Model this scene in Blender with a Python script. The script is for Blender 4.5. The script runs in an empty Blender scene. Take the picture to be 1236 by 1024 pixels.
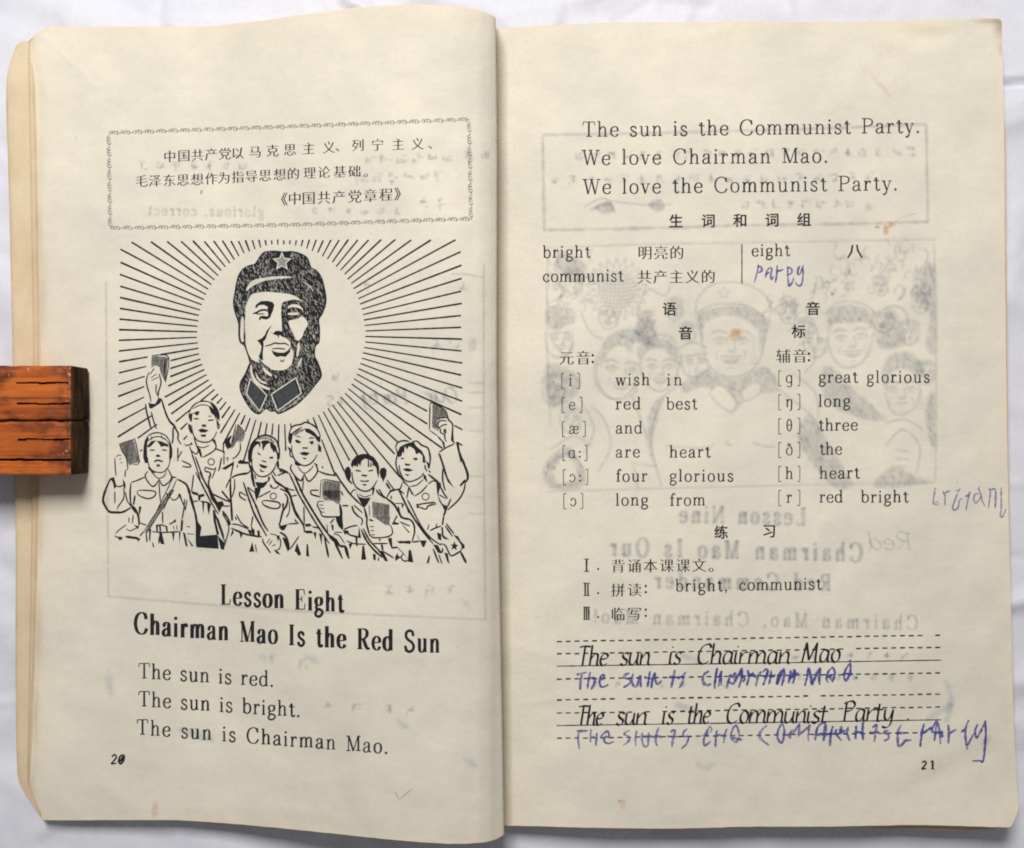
import bpy, bmesh, math, random
from mathutils import Vector, noise
from mathutils.geometry import delaunay_2d_cdt

random.seed(7)
S = bpy.context.scene
COL = S.collection

# ------------------------------------------------------------------ camera
CZ = 0.310                     # camera height above the table (m)
FPX = 1581.0                   # focal length in reference pixels (1236 wide)
cam = bpy.data.cameras.new("camera")
cam.sensor_width = 36.0
cam.lens = FPX * 36.0 / 1236.0
cam.clip_start = 0.01
cam.clip_end = 50.0
camo = bpy.data.objects.new("camera", cam)
camo.location = (0, 0, CZ)
COL.objects.link(camo)
S.camera = camo

# ------------------------------------------------------------------ light
W = bpy.data.worlds.new("World")
S.world = W
W.use_nodes = True
bg = W.node_tree.nodes["Background"]
bg.inputs[0].default_value = (0.93, 0.95, 1.0, 1)
bg.inputs[1].default_value = 0.195
la = bpy.data.lights.new("window_light", 'AREA')
la.shape = 'RECTANGLE'
la.size = 0.26
la.size_y = 0.18
la.energy = 5.85
la.color = (1.0, 0.985, 0.96)
lo = bpy.data.objects.new("window_light", la)
lo.location = (-0.07, 0.36, 0.60)
lo.rotation_euler = (Vector((-0.03, 0.36, 0.0)) - Vector(lo.location)).to_track_quat('-Z', 'Y').to_euler()
COL.objects.link(lo)

S.view_settings.view_transform = 'Standard'
S.view_settings.look = 'None'
S.view_settings.exposure = 0.0
S.view_settings.gamma = 1.0
S.render.engine = 'CYCLES'
S.cycles.transparent_max_bounces = 40
S.cycles.max_bounces = 6
S.cycles.filter_width = 1.9
S.cycles.use_denoising = False

# ------------------------------------------------------------------ materials
def mat(name):
    m = bpy.data.materials.new(name)
    m.use_nodes = True
    return m, m.node_tree, m.node_tree.nodes, m.node_tree.links, m.node_tree.nodes["Principled BSDF"]

def tex_noise(n, l, scale, detail=4, rough=0.55, stretch=None, src='Object'):
    tc = n.new('ShaderNodeTexCoord')
    mp = n.new('ShaderNodeMapping')
    l.new(tc.outputs[src], mp.inputs[0])
    if stretch:
        mp.inputs['Scale'].default_value = stretch
    t = n.new('ShaderNodeTexNoise')
    t.inputs['Scale'].default_value = scale
    t.inputs['Detail'].default_value = detail
    t.inputs['Roughness'].default_value = rough
    l.new(mp.outputs[0], t.inputs['Vector'])
    return t.outputs[0]

def ramp(n, l, src, stops):
    r = n.new('ShaderNodeValToRGB')
    e = r.color_ramp.elements
    while len(e) < len(stops):
        e.new(0.5)
    for el, (p, c) in zip(e, stops):
        el.position = p
        el.color = (c[0], c[1], c[2], 1) if hasattr(c, '__len__') else (c, c, c, 1)
    l.new(src, r.inputs[0])
    return r.outputs[0]

def mixc(n, l, fac, a, b, mode='MIX'):
    m = n.new('ShaderNodeMix')
    m.data_type = 'RGBA'
    m.blend_type = mode
    for sock, v in ((m.inputs['Factor'], fac), (m.inputs['A'], a), (m.inputs['B'], b)):
        pass
    def put(idx, v):
        s = m.inputs[idx]
        if isinstance(v, (int, float)):
            s.default_value = v
        elif isinstance(v, tuple):
            s.default_value = (*v, 1) if len(v) == 3 else v
        else:
            l.new(v, s)
    put(0, fac); put(6, a); put(7, b)
    return m.outputs[2]

def paper_material(name, base, dark, aged):
    m, t, n, l, b = mat(name)
    big = ramp(n, l, tex_noise(n, l, 38, 5, 0.6), [(0.3, dark), (0.68, base)])
    fine = ramp(n, l, tex_noise(n, l, 900, 3, 0.7), [(0.25, 0.93), (0.75, 1.0)])
    c = mixc(n, l, 1.0, big, fine, 'MULTIPLY')
    fib = ramp(n, l, tex_noise(n, l, 420, 4, 0.7, (0.35, 1.6, 1)), [(0.3, 0.955), (0.7, 1.0)])
    c = mixc(n, l, 1.0, c, fib, 'MULTIPLY')
    a = n.new('ShaderNodeVertexColor'); a.layer_name = 'age_shade'
    sep = n.new('ShaderNodeSeparateColor'); l.new(a.outputs[0], sep.inputs[0])
    br = tex_noise(n, l, 160, 4, 0.65)
    mm = n.new('ShaderNodeMath'); mm.operation = 'MULTIPLY'
    l.new(sep.outputs[0], mm.inputs[0])
    l.new(ramp(n, l, br, [(0.3, 0.35), (0.65, 1.0)]), mm.inputs[1])
    c = mixc(n, l, mm.outputs[0], c, aged)
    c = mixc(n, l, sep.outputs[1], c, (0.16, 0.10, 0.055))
    spk = ramp(n, l, tex_noise(n, l, 620, 2, 0.4), [(0.79, 0.0), (0.83, 1.0)])
    mm2 = n.new('ShaderNodeMath'); mm2.operation = 'MULTIPLY'; mm2.inputs[1].default_value = 0.35
    l.new(spk, mm2.inputs[0])
    c = mixc(n, l, mm2.outputs[0], c, (0.30, 0.23, 0.15))
    l.new(c, b.inputs['Base Color'])
    b.inputs['Roughness'].default_value = 0.82
    b.inputs['Specular IOR Level'].default_value = 0.18
    bp = n.new('ShaderNodeBump'); bp.inputs['Strength'].default_value = 0.5; bp.inputs['Distance'].default_value = 0.00026
    l.new(tex_noise(n, l, 130, 6, 0.62), bp.inputs['Height'])
    bp2 = n.new('ShaderNodeBump'); bp2.inputs['Strength'].default_value = 0.22; bp2.inputs['Distance'].default_value = 0.00005
    l.new(tex_noise(n, l, 1500, 3, 0.6), bp2.inputs['Height'])
    l.new(bp.outputs[0], bp2.inputs['Normal'])
    l.new(bp2.outputs[0], b.inputs['Normal'])
    return m

PAPER = paper_material("aged_paper", (0.768, 0.706, 0.578), (0.655, 0.614, 0.512), (0.80, 0.62, 0.38))
LEAF = paper_material("yellowed_paper", (0.745, 0.615, 0.42), (0.63, 0.49, 0.31), (0.52, 0.29, 0.14))

def ink_material(name, col, alpha=1.0, lo=0.75, hi=1.0, scale=900, rough=0.7):
    m, t, n, l, b = mat(name)
    b.inputs['Base Color'].default_value = (*col, 1)
    b.inputs['Roughness'].default_value = rough
    b.inputs['Specular IOR Level'].default_value = 0.15
    f = ramp(n, l, tex_noise(n, l, scale, 3, 0.6), [(0.3, lo * alpha), (0.6, hi * alpha)])
    tr = n.new('ShaderNodeBsdfTransparent')
    mx = n.new('ShaderNodeMixShader')
    l.new(f, mx.inputs[0]); l.new(tr.outputs[0], mx.inputs[1]); l.new(b.outputs[0], mx.inputs[2])
    out = n["Material Output"]
    l.new(mx.outputs[0], out.inputs[0])
    return m

INK = ink_material("printing_ink", (0.022, 0.023, 0.027), 1.0, 0.70, 1.0)
INKH = ink_material("heavy_printing_ink", (0.016, 0.016, 0.020), 1.0, 0.86, 1.0)
INKG = ink_material("grey_printing_ink", (0.12, 0.125, 0.13), 0.52, 0.45, 1.0, 1600)
FLECK = ink_material("bare_paper_fleck", (0.60, 0.58, 0.48), 0.80, 0.5, 1.0)
LIGHT = ink_material("bare_paper_line", (0.66, 0.63, 0.52), 0.95, 0.8, 1.0)
PEN = ink_material("blue_pen_ink", (0.065, 0.075, 0.34), 0.76, 0.35, 1.0, 1300)
PENF = ink_material("faded_blue_pen_ink", (0.12, 0.13, 0.38), 0.66, 0.4, 1.0, 1300)
PENM = ink_material("very_faint_pen_ink", (0.15, 0.15, 0.42), 0.60, 0.35, 1.0, 1300)
GHOST = ink_material("show_through_ink", (0.29, 0.32, 0.37), 0.043, 0.6, 1.0, 300)
GHOSTF = ink_material("show_through_tone", (0.31, 0.335, 0.375), 0.043, 0.5, 1.0, 500)
GHOSTB = ink_material("show_through_blue", (0.20, 0.32, 0.52), 0.024, 0.2, 1.0, 260)
STAIN = ink_material("rust_stain", (0.70, 0.38, 0.10), 0.24, 0.0, 1.0, 700)
STAINP = ink_material("pink_stain", (0.72, 0.47, 0.30), 0.11, 0.2, 1.0, 700)
REDPEN = ink_material("red_pencil", (0.62, 0.20, 0.17), 0.40, 0.2, 1.0, 1500)

# ------------------------------------------------------------------ surfaces, in reference-pixel parameters
def interp(tab, x):
    if x <= tab[0][0]: return tab[0][1]
    if x >= tab[-1][0]: return tab[-1][1]
    for i in range(len(tab) - 1):
        x0, y0 = tab[i]; x1, y1 = tab[i + 1]
        if x <= x1:
            def sl(k):
                if k <= 0 or k >= len(tab) - 1:
                    k2 = max(1, min(len(tab) - 1, k if k > 0 else 1))
                    return (tab[k2][1] - tab[k2 - 1][1]) / (tab[k2][0] - tab[k2 - 1][0])
                a = (tab[k][1] - tab[k - 1][1]) / (tab[k][0] - tab[k - 1][0])
                b = (tab[k + 1][1] - tab[k][1]) / (tab[k + 1][0] - tab[k][0])
                return 0 if a * b <= 0 else 2 * a * b / (a + b)
            h = x1 - x0; t = (x - x0) / h
            m0, m1 = sl(i) * h, sl(i + 1) * h
            return ((2*t**3 - 3*t*t + 1) * y0 + (t**3 - 2*t*t + t) * m0 + (-2*t**3 + 3*t*t) * y1 + (t**3 - t*t) * m1)
    return tab[-1][1]

ZL = [(30, 3.3), (60, 3.7), (120, 4.5), (200, 5.1), (260, 6.2), (320, 9.6), (400, 14.9), (460, 18.6), (510, 20.5), (545, 20.7), (575, 19.8), (590, 18.4), (600, 16.6), (612, 14.5)]
ZR = [(590, 5.0), (606, 5.6), (625, 6.5), (655, 7.4), (700, 8.5), (760, 9.1), (1000, 9.1), (1120, 9.5), (1235, 10.3)]

def seg_dist(x, y, a, b):
    ax, ay = a; bx, by = b
    dx, dy = bx - ax, by - ay
    t = max(0, min(1, ((x - ax) * dx + (y - ay) * dy) / (dx * dx + dy * dy)))
    return math.hypot(x - ax - t * dx, y - ay - t * dy)

CREASES = [((55, 46), (120, 108), 3.0, .10), ((300, 30), (230, 75), 9, .16), ((1090, 958), (1200, 905), 14, -.22),
           ((120, 945), (180, 985), 12, .16), ((640, 530), (662, 538), 4, .12), ((620, 780), (700, 802), 5, .10), ((1020, 30), (1110, 60), 12, .22),
           ((1110, 55), (1190, 30), 10, -.2), ((830, 48), (880, 35), 7, .14), ((610, 850), (690, 842), 5, .08), ((430, 800), (540, 790), 7, .08),
           ((350, 978), (420, 990), 8, .12), ((640, 160), (600, 150), 4, .07), ((800, 985), (900, 978), 8, .10), ((160, 700), (320, 745), 8, .07)]

def wrinkle(px, py):
    v = Vector((px * 0.011, py * 0.011, 3.3))
    w = 0.42 * noise.noise(v) + 0.22 * noise.noise(v * 2.6) + 0.06 * noise.noise(v * 6.5)
    for a, b, wd, amp in CREASES:
        if min(a[0], b[0]) - 60 < px < max(a[0], b[0]) + 60 and min(a[1], b[1]) - 60 < py < max(a[1], b[1]) + 60:
            d = seg_dist(px, py, a, b)
            w += amp * math.exp(-(d / wd) ** 2)
    return w

def z_left(px, py):
    return (interp(ZL, px) + wrinkle(px, py)) * 1e-3

def z_right(px, py):
    z = interp(ZR, px) + wrinkle(px, py)
    # the bottom right corner lifts a little
    z += 1.1 * math.exp(-((px - 1228) ** 2 + (py - 998) ** 2) / 45.0 ** 2)
    # a shallow dent near the top right corner
    z -= 0.5 * math.exp(-(((px - 1118) / 26.0) ** 2 + ((py - 44) / 10.0) ** 2))
    return z * 1e-3

def unproj(px, py, z):
    d = (CZ - z) / FPX
    return ((px - 618.0) * d, -(py - 512.0) * d, z)

LT = [(34, 56), (37, 51), (42, 44), (48, 38), (56, 33.5), (66, 32.2), (100, 33), (140, 32), (190, 32), (245, 32), (280, 29), (320, 24.5), (360, 18.5), (395, 14.5), (430, 9.5), (470, 7), (510, 5.5), (540, 7), (565, 10), (585, 15), (596, 20), (602, 27)]
LB = [(34, 970), (38, 974), (53, 990), (100, 990.3), (150, 990), (200, 990), (260, 993), (320, 998), (350, 1001), (400, 1006), (450, 1011.5), (500, 1016), (550, 1018.7), (580, 1017.5), (600, 1012.5), (608, 1008)]
LL = [(52, 37), (70, 40), (100, 43), (300, 47), (440, 49.5), (580, 48), (750, 44), (900, 40), (965, 36.5), (975, 39), (990, 50)]
LR = [(20, 597), (50, 598), (200, 599.5), (420, 599), (600, 601), (820, 605), (1010, 608)]
RT = [(590, 35.5), (620, 34), (650, 31.5), (700, 29), (760, 27.2), (830, 26.8), (900, 26.5), (1000, 26.5), (1100, 25), (1150, 23.5), (1203, 22.5), (1207, 23.5), (1210, 27)]
RB = [(590, 996.5), (650, 997.5), (700, 999), (740, 999.7), (800, 1000.3), (850, 999.6), (900, 998), (980, 998), (1050, 997), (1100, 996), (1150, 997), (1217, 998.8), (1224, 995), (1229, 989)]
RL = [(20, 591), (200, 591), (420, 590), (820, 594), (1010, 597)]
RR = [(22, 1206.5), (28, 1209), (100, 1210.5), (200, 1212.5), (300, 1213), (480, 1215), (600, 1217), (730, 1220), (900, 1224.5), (960, 1227.5), (985, 1229), (998, 1221)]

def page_grid(top, bot, left, right, nu, nv, jag=0.35):
    """rows of (px, py): the outline of a page, filled"""
    rows = []
    for j in range(nv + 1):
        v = j / nv
        v = 0.5 - 0.5 * math.cos(math.pi * v) * (0.25 + 0.75 * abs(math.cos(math.pi * v)) ** 0.05) if False else v
        row = []
        yc = 30 + v * 968
        for i in range(nu + 1):
            u = i / nu
            xa, xb = interp(left, yc), interp(right, yc)
            px = xa + u * (xb - xa)
            yt, yb = interp(top, px), interp(bot, px)
            yt += jag * noise.noise(Vector((px * .09, 0.3, 9)))
            yb += jag * noise.noise(Vector((px * .09, 7.3, 2)))
            py = yt + v * (yb - yt)
            px += jag * 0.6 * noise.noise(Vector((3.1 + u, py * .06, 1))) * (1 if u in (0, 1) else 0)
            row.append((px, py))
        rows.append(row)
    return rows

def grid_mesh(name, rows, zf, material, parent, age_shade=None, extra=None):
    bm = bmesh.new()
    lay = bm.loops.layers.float_color.new('age_shade')
    V = []
    P = {}
    for row in rows:
        r = []
        for (px, py) in row:
            v = bm.verts.new(unproj(px, py, zf(px, py)))
            P[v] = (px, py)
            r.append(v)
        if extra:
            for (px, py, z) in extra(row[-1]):
                v = bm.verts.new(unproj(px, py, z)); P[v] = (px, py); r.append(v)
        V.append(r)
    for j in range(len(V) - 1):
        for i in range(len(V[j]) - 1):
            f = bm.faces.new((V[j][i], V[j + 1][i], V[j + 1][i + 1], V[j][i + 1]))
            f.smooth = True
    for f in bm.faces:
        for lp in f.loops:
            a, s = age_shade(*P[lp.vert]) if age_shade else (0, 0)
            lp[lay] = (a, s, 0, 1)
    me = bpy.data.meshes.new(name)
    bm.to_mesh(me); bm.free()
    o = bpy.data.objects.new(name, me)
    me.materials.append(material)
    COL.objects.link(o)
    o.parent = parent
    return o

# ------------------------------------------------------------------ table
def table_surface():
    m, t, n, l, b = mat("white_sheet")
    c = ramp(n, l, tex_noise(n, l, 22, 5, 0.6), [(0.3, (0.635, 0.64, 0.70)), (0.7, (0.69, 0.685, 0.73))])
    c2 = ramp(n, l, tex_noise(n, l, 700, 3, 0.6), [(0.3, 0.95), (0.7, 1.0)])
    l.new(mixc(n, l, 1.0, c, c2, 'MULTIPLY'), b.inputs['Base Color'])
    b.inputs['Roughness'].default_value = 0.55
    b.inputs['Specular IOR Level'].default_value = 0.3
    bp = n.new('ShaderNodeBump'); bp.inputs['Strength'].default_value = 0.35; bp.inputs['Distance'].default_value = 0.0007
    l.new(tex_noise(n, l, 55, 6, 0.6), bp.inputs['Height'])
    l.new(bp.outputs[0], b.inputs['Normal'])
    bm = bmesh.new()
    N = 360; L = 0.36
    def axis(i):
        t = -1 + 2 * i / N                     # fine under the book, coarser away from it
        return t * L / 2 if abs(t) < .9 else math.copysign(L / 2 * (.9 + (abs(t) - .9) * (1 + 45 * (abs(t) - .9))), t)
    folds = [((-0.080, 0.094), (-0.055, 0.0925), .0016, .8), ((-0.02, 0.102), (0.03, 0.089), .004, .6), ((0.06, 0.10), (0.10, 0.097), .006, .35),
             ((0.112, 0.0800), (0.135, 0.0815), .0010, -.9), ((0.113, 0.072), (0.135, 0.079), .004, .7), ((0.115, 0.03), (0.14, 0.026), .004, .4),
             ((0.116, -0.043), (0.14, -0.038), .002, .6), ((0.116, -0.062), (0.14, -0.058), .003, .5), ((-0.135, 0.06), (-0.115, 0.02), .005, .4),
             ((-0.135, -0.03), (-0.112, -0.06), .004, .4), ((-0.12, 0.104), (-0.085, 0.089), .005, .5), ((-0.14, -0.075), (-0.11, -0.09), .004, .35),
             ((0.02, 0.104), (-0.0, 0.093), .004, .5), ((-0.04, 0.101), (-0.026, 0.0945), .0012, .7)]
    rf = random.Random(11)
    for _ in range(46):
        x, y = rf.choice([(rf.uniform(-.14, .14), rf.uniform(.088, .108)), (rf.uniform(-.142, -.112), rf.uniform(-.1, .1)), (rf.uniform(.114, .142), rf.uniform(-.1, .1)), (rf.uniform(-.14, .14), rf.uniform(-.108, -.09))])
        a = rf.uniform(0, 3.14); q = rf.uniform(.004, .014)
        folds.append(((x - q * math.cos(a), y - q * math.sin(a)), (x + q * math.cos(a), y + q * math.sin(a)), rf.uniform(.0012, .003), rf.uniform(.08, .3) * rf.choice((1, -1))))
    V = []
    for j in range(N + 1):
        r = []
        for i in range(N + 1):
            x, y = axis(i), axis(j)
            v = Vector((x * 42, y * 42, 0.7))
            z = -1.1 + 0.6 * noise.noise(v) + 0.4 * noise.noise(v * 2.7 + Vector((5, 1, 0)))
            rg = 1 - abs(noise.noise(v * .9 + Vector((9, 4, 2)) + 0.5 * Vector((noise.noise(v * 1.7), noise.noise(v * 1.9 + Vector((3, 3, 3))), 0)))) * 2.6
            z += 0.8 * max(0, rg - 0.45)
            for a, b2, wd, amp in folds:
                d = seg_dist(x, y, a, b2)
                if d < wd * 3:
                    z += amp * 2.4 * math.exp(-(d / wd) ** 2)
            r.append(bm.verts.new((x, y, min(z, -0.02 if -0.112 < x < 0.112 and -.092 < y < .092 else 0.5) * 1e-3)))
        V.append(r)
    for j in range(N):
        for i in range(N):
            bm.faces.new((V[j][i], V[j][i + 1], V[j + 1][i + 1], V[j + 1][i])).smooth = True
    me = bpy.data.meshes.new("table_surface"); bm.to_mesh(me); bm.free()
    me.materials.append(m)
    o = bpy.data.objects.new("table_surface", me); COL.objects.link(o)
    o['kind'] = 'structure'
    o['label'] = 'creased white paper sheet lying under the open book'
table_surface()

# ------------------------------------------------------------------ the book
book = bpy.data.objects.new("open_book", None)
book.empty_display_size = 0.02
COL.objects.link(book)
book['label'] = 'old yellowed English textbook lying open at its eighth lesson'
book['category'] = 'book'

def age_shade_left(px, py):
    d = min(px - interp(LL, py), (py - interp(LT, px)) * 1.0, (interp(LB, px) - py) * 1.6)
    d = max(0, d)
    a = 0.42 * math.exp(-d / 5.0) + 0.13 * math.exp(-d / 34.0)
    g = max(0, interp(LR, py) - px)
    a += 0.07 * math.exp(-g / 6.0)
    s = 0.26 * math.exp(-abs(px - interp(LL, py) - 2) / 4.5) * (0.65 + 1.1 * noise.noise(Vector((px * .08, py * .015, 5))))  # fore edge band: stain streaks plus painted shadow between page and leaves
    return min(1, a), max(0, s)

def age_right(px, py):
    d = min(interp(RR, py) - px, (py - interp(RT, px)) * 0.9, (interp(RB, px) - py) * 1.4)
    d = max(0, d)
    a = 0.34 * math.exp(-d / 3.5) + 0.11 * math.exp(-d / 38.0)
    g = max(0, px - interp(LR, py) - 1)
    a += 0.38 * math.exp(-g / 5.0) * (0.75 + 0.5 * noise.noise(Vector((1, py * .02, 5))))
    a += 0.3 * math.exp(-((px - 1224) ** 2 + (py - 985) ** 2) / 14.0 ** 2)
    a += 0.22 * math.exp(-(((px - 1110) / 40.) ** 2 + ((py - 34) / 7.) ** 2))
    s = 0.55 * math.exp(-(((px - 1209) / 9.) ** 2 + ((py - 32) / 14.) ** 2)) + 0.4 * math.exp(-(((px - 1195) / 16.) ** 2 + ((py - 25) / 3.5) ** 2))
    s += 0.30 * math.exp(-(((px - 1209) / 4.) ** 2 + ((py - 60) / 7.) ** 2))
    return min(1, a), min(0.9, s)

def gutter_drop(last):
    px, py = last
    return [(px + 0.5, py, z_left(px, py) - 0.0008), (px + 0.7, py, z_left(px, py) - 0.002), (px + 0.4, py, z_left(px, py) - 0.005), (px - 0.8, py, 0.0045)]

def nonuni(rows):
    return rows

left_page = grid_mesh("page", page_grid(LT, LB, LL, LR, 220, 260), z_left, PAPER, book, age_shade_left, gutter_drop)
left_page['label'] = 'arched page with the sun ray picture'
right_page = grid_mesh("page", page_grid(RT, RB, RL, RR, 200, 260), z_right, PAPER, book, age_right)
right_page['label'] = 'flat page with phonetic symbols and handwriting'

# leaves showing beyond the fore edge of the arched page
def leaf(left, top, bot, frac, tint):
    rows = []
    for j in range(121):
        v = j / 120
        yc = 55 + v * 935
        row = []
        for i in range(41):
            u = i / 40
            xa = interp(left, yc)
            px = xa + (u ** 1.5) * (150 - xa)
            yt, yb = interp(top, px), interp(bot, px)
            row.append((px, yt + v * (yb - yt)))
        rows.append(row)
    def zf(px, py):
        return (interp(ZL, max(px, 44)) + 0.5 * wrinkle(px, py)) * frac * 1e-3 - 0.00012
    def age_shade(px, py):
        d = max(0, px - interp(left, py))
        return min(1, tint * .4 + 0.35 * math.exp(-d / 2.2) + 0.10 * math.exp(-max(0, interp(bot, px) - py) / 25)), 0.12 * max(0, noise.noise(Vector((px * .1, py * .03, 8)))) + 0.42 * math.exp(-d / 1.5) * (0.75 + 0.5 * noise.noise(Vector((2, py * .05, 8))))
    return grid_mesh("leaf", rows, zf, LEAF, book, age_shade)

leaf([(50, 24), (58, 17), (66, 12), (76, 8), (100, 7.5), (200, 10), (300, 12.3), (440, 15), (600, 17.5), (700, 19), (800, 18.7), (900, 19.3), (958, 21), (968, 24), (990, 52)],
     [(7, 78), (9, 71), (13, 64), (20, 55), (28, 50.5), (38, 49), (60, 44), (150, 44)],
     [(18, 958), (21, 966), (36, 977.5), (52, 989), (60, 989), (150, 989)], 0.36, 0.10)
leaf([(47, 36), (60, 34), (100, 34.5), (300, 38), (440, 40), (600, 38.5), (800, 35.5), (960, 33), (990, 52)],
     [(30, 56), (34, 50), (40, 45), (50, 39), (60, 37), (150, 37)],
     [(30, 972), (36, 977), (52, 989.5), (60, 989.5), (150, 989)], 0.64, 0.16)
leaf([(47, 38), (60, 37), (100, 39), (300, 43.5), (440, 45), (600, 43.5), (800, 39.5), (960, 34.5), (990, 52)],
     [(34, 54), (38, 47), (44, 41), (56, 36), (150, 35)],
     [(32, 973), (37, 977), (53, 990), (60, 990), (150, 990)], 0.83, 0.16)

# the block of pages under each side: thin slabs with uneven edges
def page_block(rows_in, zf, n_slab, f0, f1, seed):
    rnd = random.Random(seed)
    bm = bmesh.new()
    lay = bm.loops.layers.float_color.new('age_shade')
    base = [[Vector(unproj(px, py, zf(px, py))) for (px, py) in row] for row in rows_in]
    nj, ni = len(base), len(base[0])
    cx = sum(v.x for r in base for v in r) / (nj * ni)
    for k in range(n_slab):
        a = f0 + (f1 - f0) * k / n_slab
        b = f0 + (f1 - f0) * (k + 0.86) / n_slab
        sx = 1 - rnd.uniform(0.000, 0.008); sy = 1 - rnd.uniform(0.0005, 0.010)
        oy = rnd.uniform(-.0003, .0003)
        top, bot = [], []
        for r in base:
            top.append([bm.verts.new(((v.x - cx) * sx + cx, v.y * sy + oy, v.z * b)) for v in r])
            bot.append([bm.verts.new(((v.x - cx) * sx + cx, v.y * sy + oy, v.z * a)) for v in r])
        for j in range(nj - 1):
            for i in range(ni - 1):
                bm.faces.new((top[j][i], top[j + 1][i], top[j + 1][i + 1], top[j][i + 1]))
                bm.faces.new((bot[j][i], bot[j][i + 1], bot[j + 1][i + 1], bot[j + 1][i]))
        ring = [(0, i) for i in range(ni)] + [(j, ni - 1) for j in range(1, nj)] + [(nj - 1, i) for i in range(ni - 2, -1, -1)] + [(j, 0) for j in range(nj - 2, 0, -1)]
        for q in range(len(ring)):
            j0, i0 = ring[q]; j1, i1 = ring[(q + 1) % len(ring)]
            bm.faces.new((top[j0][i0], top[j1][i1], bot[j1][i1], bot[j0][i0]))
    for f in bm.faces:
        for lp in f.loops: lp[lay] = (0.15, 0.0, 0, 1)
    me = bpy.data.meshes.new("page_block"); bm.to_mesh(me); bm.free()
    me.materials.append(LEAF)
    o = bpy.data.objects.new("page_block", me); COL.objects.link(o); o.parent = book
    return o

page_block(page_grid(LT, LB, LL, LR, 40, 20), z_left, 9, 0.06, 0.46, 3)
page_block(page_grid(RT, RB, RL, RR, 40, 40, 0.8), lambda x, y: z_right(min(x, 1215), min(y, 985)), 16, 0.04, 0.93, 4)
# the next leaf of the flat side, a touch wider so that its edge shows
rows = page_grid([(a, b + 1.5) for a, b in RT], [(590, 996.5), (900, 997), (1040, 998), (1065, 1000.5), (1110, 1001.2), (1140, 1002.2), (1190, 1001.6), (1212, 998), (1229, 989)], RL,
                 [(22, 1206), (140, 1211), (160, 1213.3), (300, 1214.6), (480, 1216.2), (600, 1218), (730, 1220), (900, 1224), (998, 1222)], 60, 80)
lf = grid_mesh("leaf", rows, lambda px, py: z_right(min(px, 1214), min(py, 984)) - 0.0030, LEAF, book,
               lambda px, py: (0.7 * math.exp(-max(0, 1216 - px) / 5), 0.05 + 0.3 * math.exp(-max(0, 1003 - py) / 5)))  # lower edge browned to paint in the shadow under the page above

# paper cover under everything
def cover():
    m, t, n, l, b = mat("faded_red_cover")
    l.new(ramp(n, l, tex_noise(n, l, 120, 4), [(0.3, (0.42, 0.16, 0.12)), (0.7, (0.55, 0.27, 0.2))]), b.inputs['Base Color'])
    b.inputs['Roughness'].default_value = 0.7
    bm = bmesh.new()
    for x in (-0.1115, 0.1125):
        pass
    lo_, hi_ = 0.00004, 0.00022
    pts = [(-0.110, -0.0905), (0.1135, -0.0915), (0.112, 0.0915), (-0.110, 0.0895)]
    a = [bm.verts.new((x, y, lo_)) for x, y in pts]; c = [bm.verts.new((x, y, hi_)) for x, y in pts]
    bm.faces.new(c); bm.faces.new(a[::-1])
    for i in range(4):
        bm.faces.new((a[i], a[(i + 1) % 4], c[(i + 1) % 4], c[i]))
    me = bpy.data.meshes.new("cover"); bm.to_mesh(me); bm.free(); me.materials.append(m)
    o = bpy.data.objects.new("cover", me); COL.objects.link(o); o.parent = book
cover()

# ------------------------------------------------------------------ ink sheets lying on the pages
class Ink:
    def __init__(s): s.v = []; s.f = []; s.k = 0
    def add(s, pts, faces, lift=0.0):
        s.k += 1
        z = lift + (s.k % 9) * 0.9e-6
        o = len(s.v)
        s.v += [(p[0], p[1], z) for p in pts]
        s.f += [tuple(i + o for i in f) for f in faces]
    def build(s, name, material, page, lift=4e-5, label=None):
        zf = z_left if page is left_page else z_right
        me = bpy.data.meshes.new(name)
        me.from_pydata([unproj(x, y, zf(x, y) + lift + z) for x, y, z in s.v], [], s.f)
        me.materials.append(material)
        o = bpy.data.objects.new(name, me); COL.objects.link(o); o.parent = page
        if label: o['label'] = label
        return o

def resample(pts, step, smooth):
    if len(pts) == 2 or not smooth:
        out = [pts[0]]
        for a, b in zip(pts, pts[1:]):
            n = max(1, int(math.hypot(b[0] - a[0], b[1] - a[1]) / step))
            out += [(a[0] + (b[0] - a[0]) * i / n, a[1] + (b[1] - a[1]) * i / n) for i in range(1, n + 1)]
        return out
    closed = pts[0] == pts[-1]
    out = [pts[0]]
    n = len(pts)
    for i in range(n - 1):
        p1, p2 = pts[i], pts[i + 1]
        p0 = pts[i - 1] if i else (pts[-2] if closed else p1)
        p3 = pts[i + 2] if i + 2 < n else (pts[1] if closed else p2)
        m = max(2, int(math.hypot(p2[0] - p1[0], p2[1] - p1[1]) / step))
        for q in range(1, m + 1):
            t = q / m
            out.append(tuple(0.5 * (2 * p1[c] + (p2[c] - p0[c]) * t + (2 * p0[c] - 5 * p1[c] + 4 * p2[c] - p3[c]) * t * t + (3 * p1[c] - p0[c] - 3 * p2[c] + p3[c]) * t ** 3) for c in (0, 1)))
    return out

def strip(ink, pts, widths):
    n = len(pts)
    if n < 2: return
    V, F = [], []
    for i in range(n):
        a = pts[max(0, i - 1)]; b = pts[min(n - 1, i + 1)]
        dx, dy = b[0] - a[0], b[1] - a[1]
        L = math.hypot(dx, dy) or 1e-6
        w = widths[i] / 2
        V.append((pts[i][0] - dy / L * w, pts[i][1] + dx / L * w))
        V.append((pts[i][0] + dy / L * w, pts[i][1] - dx / L * w))
    for i in range(n - 1):
        F.append((2 * i, 2 * i + 1, 2 * i + 3, 2 * i + 2))
    ink.add(V, F)

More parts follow.
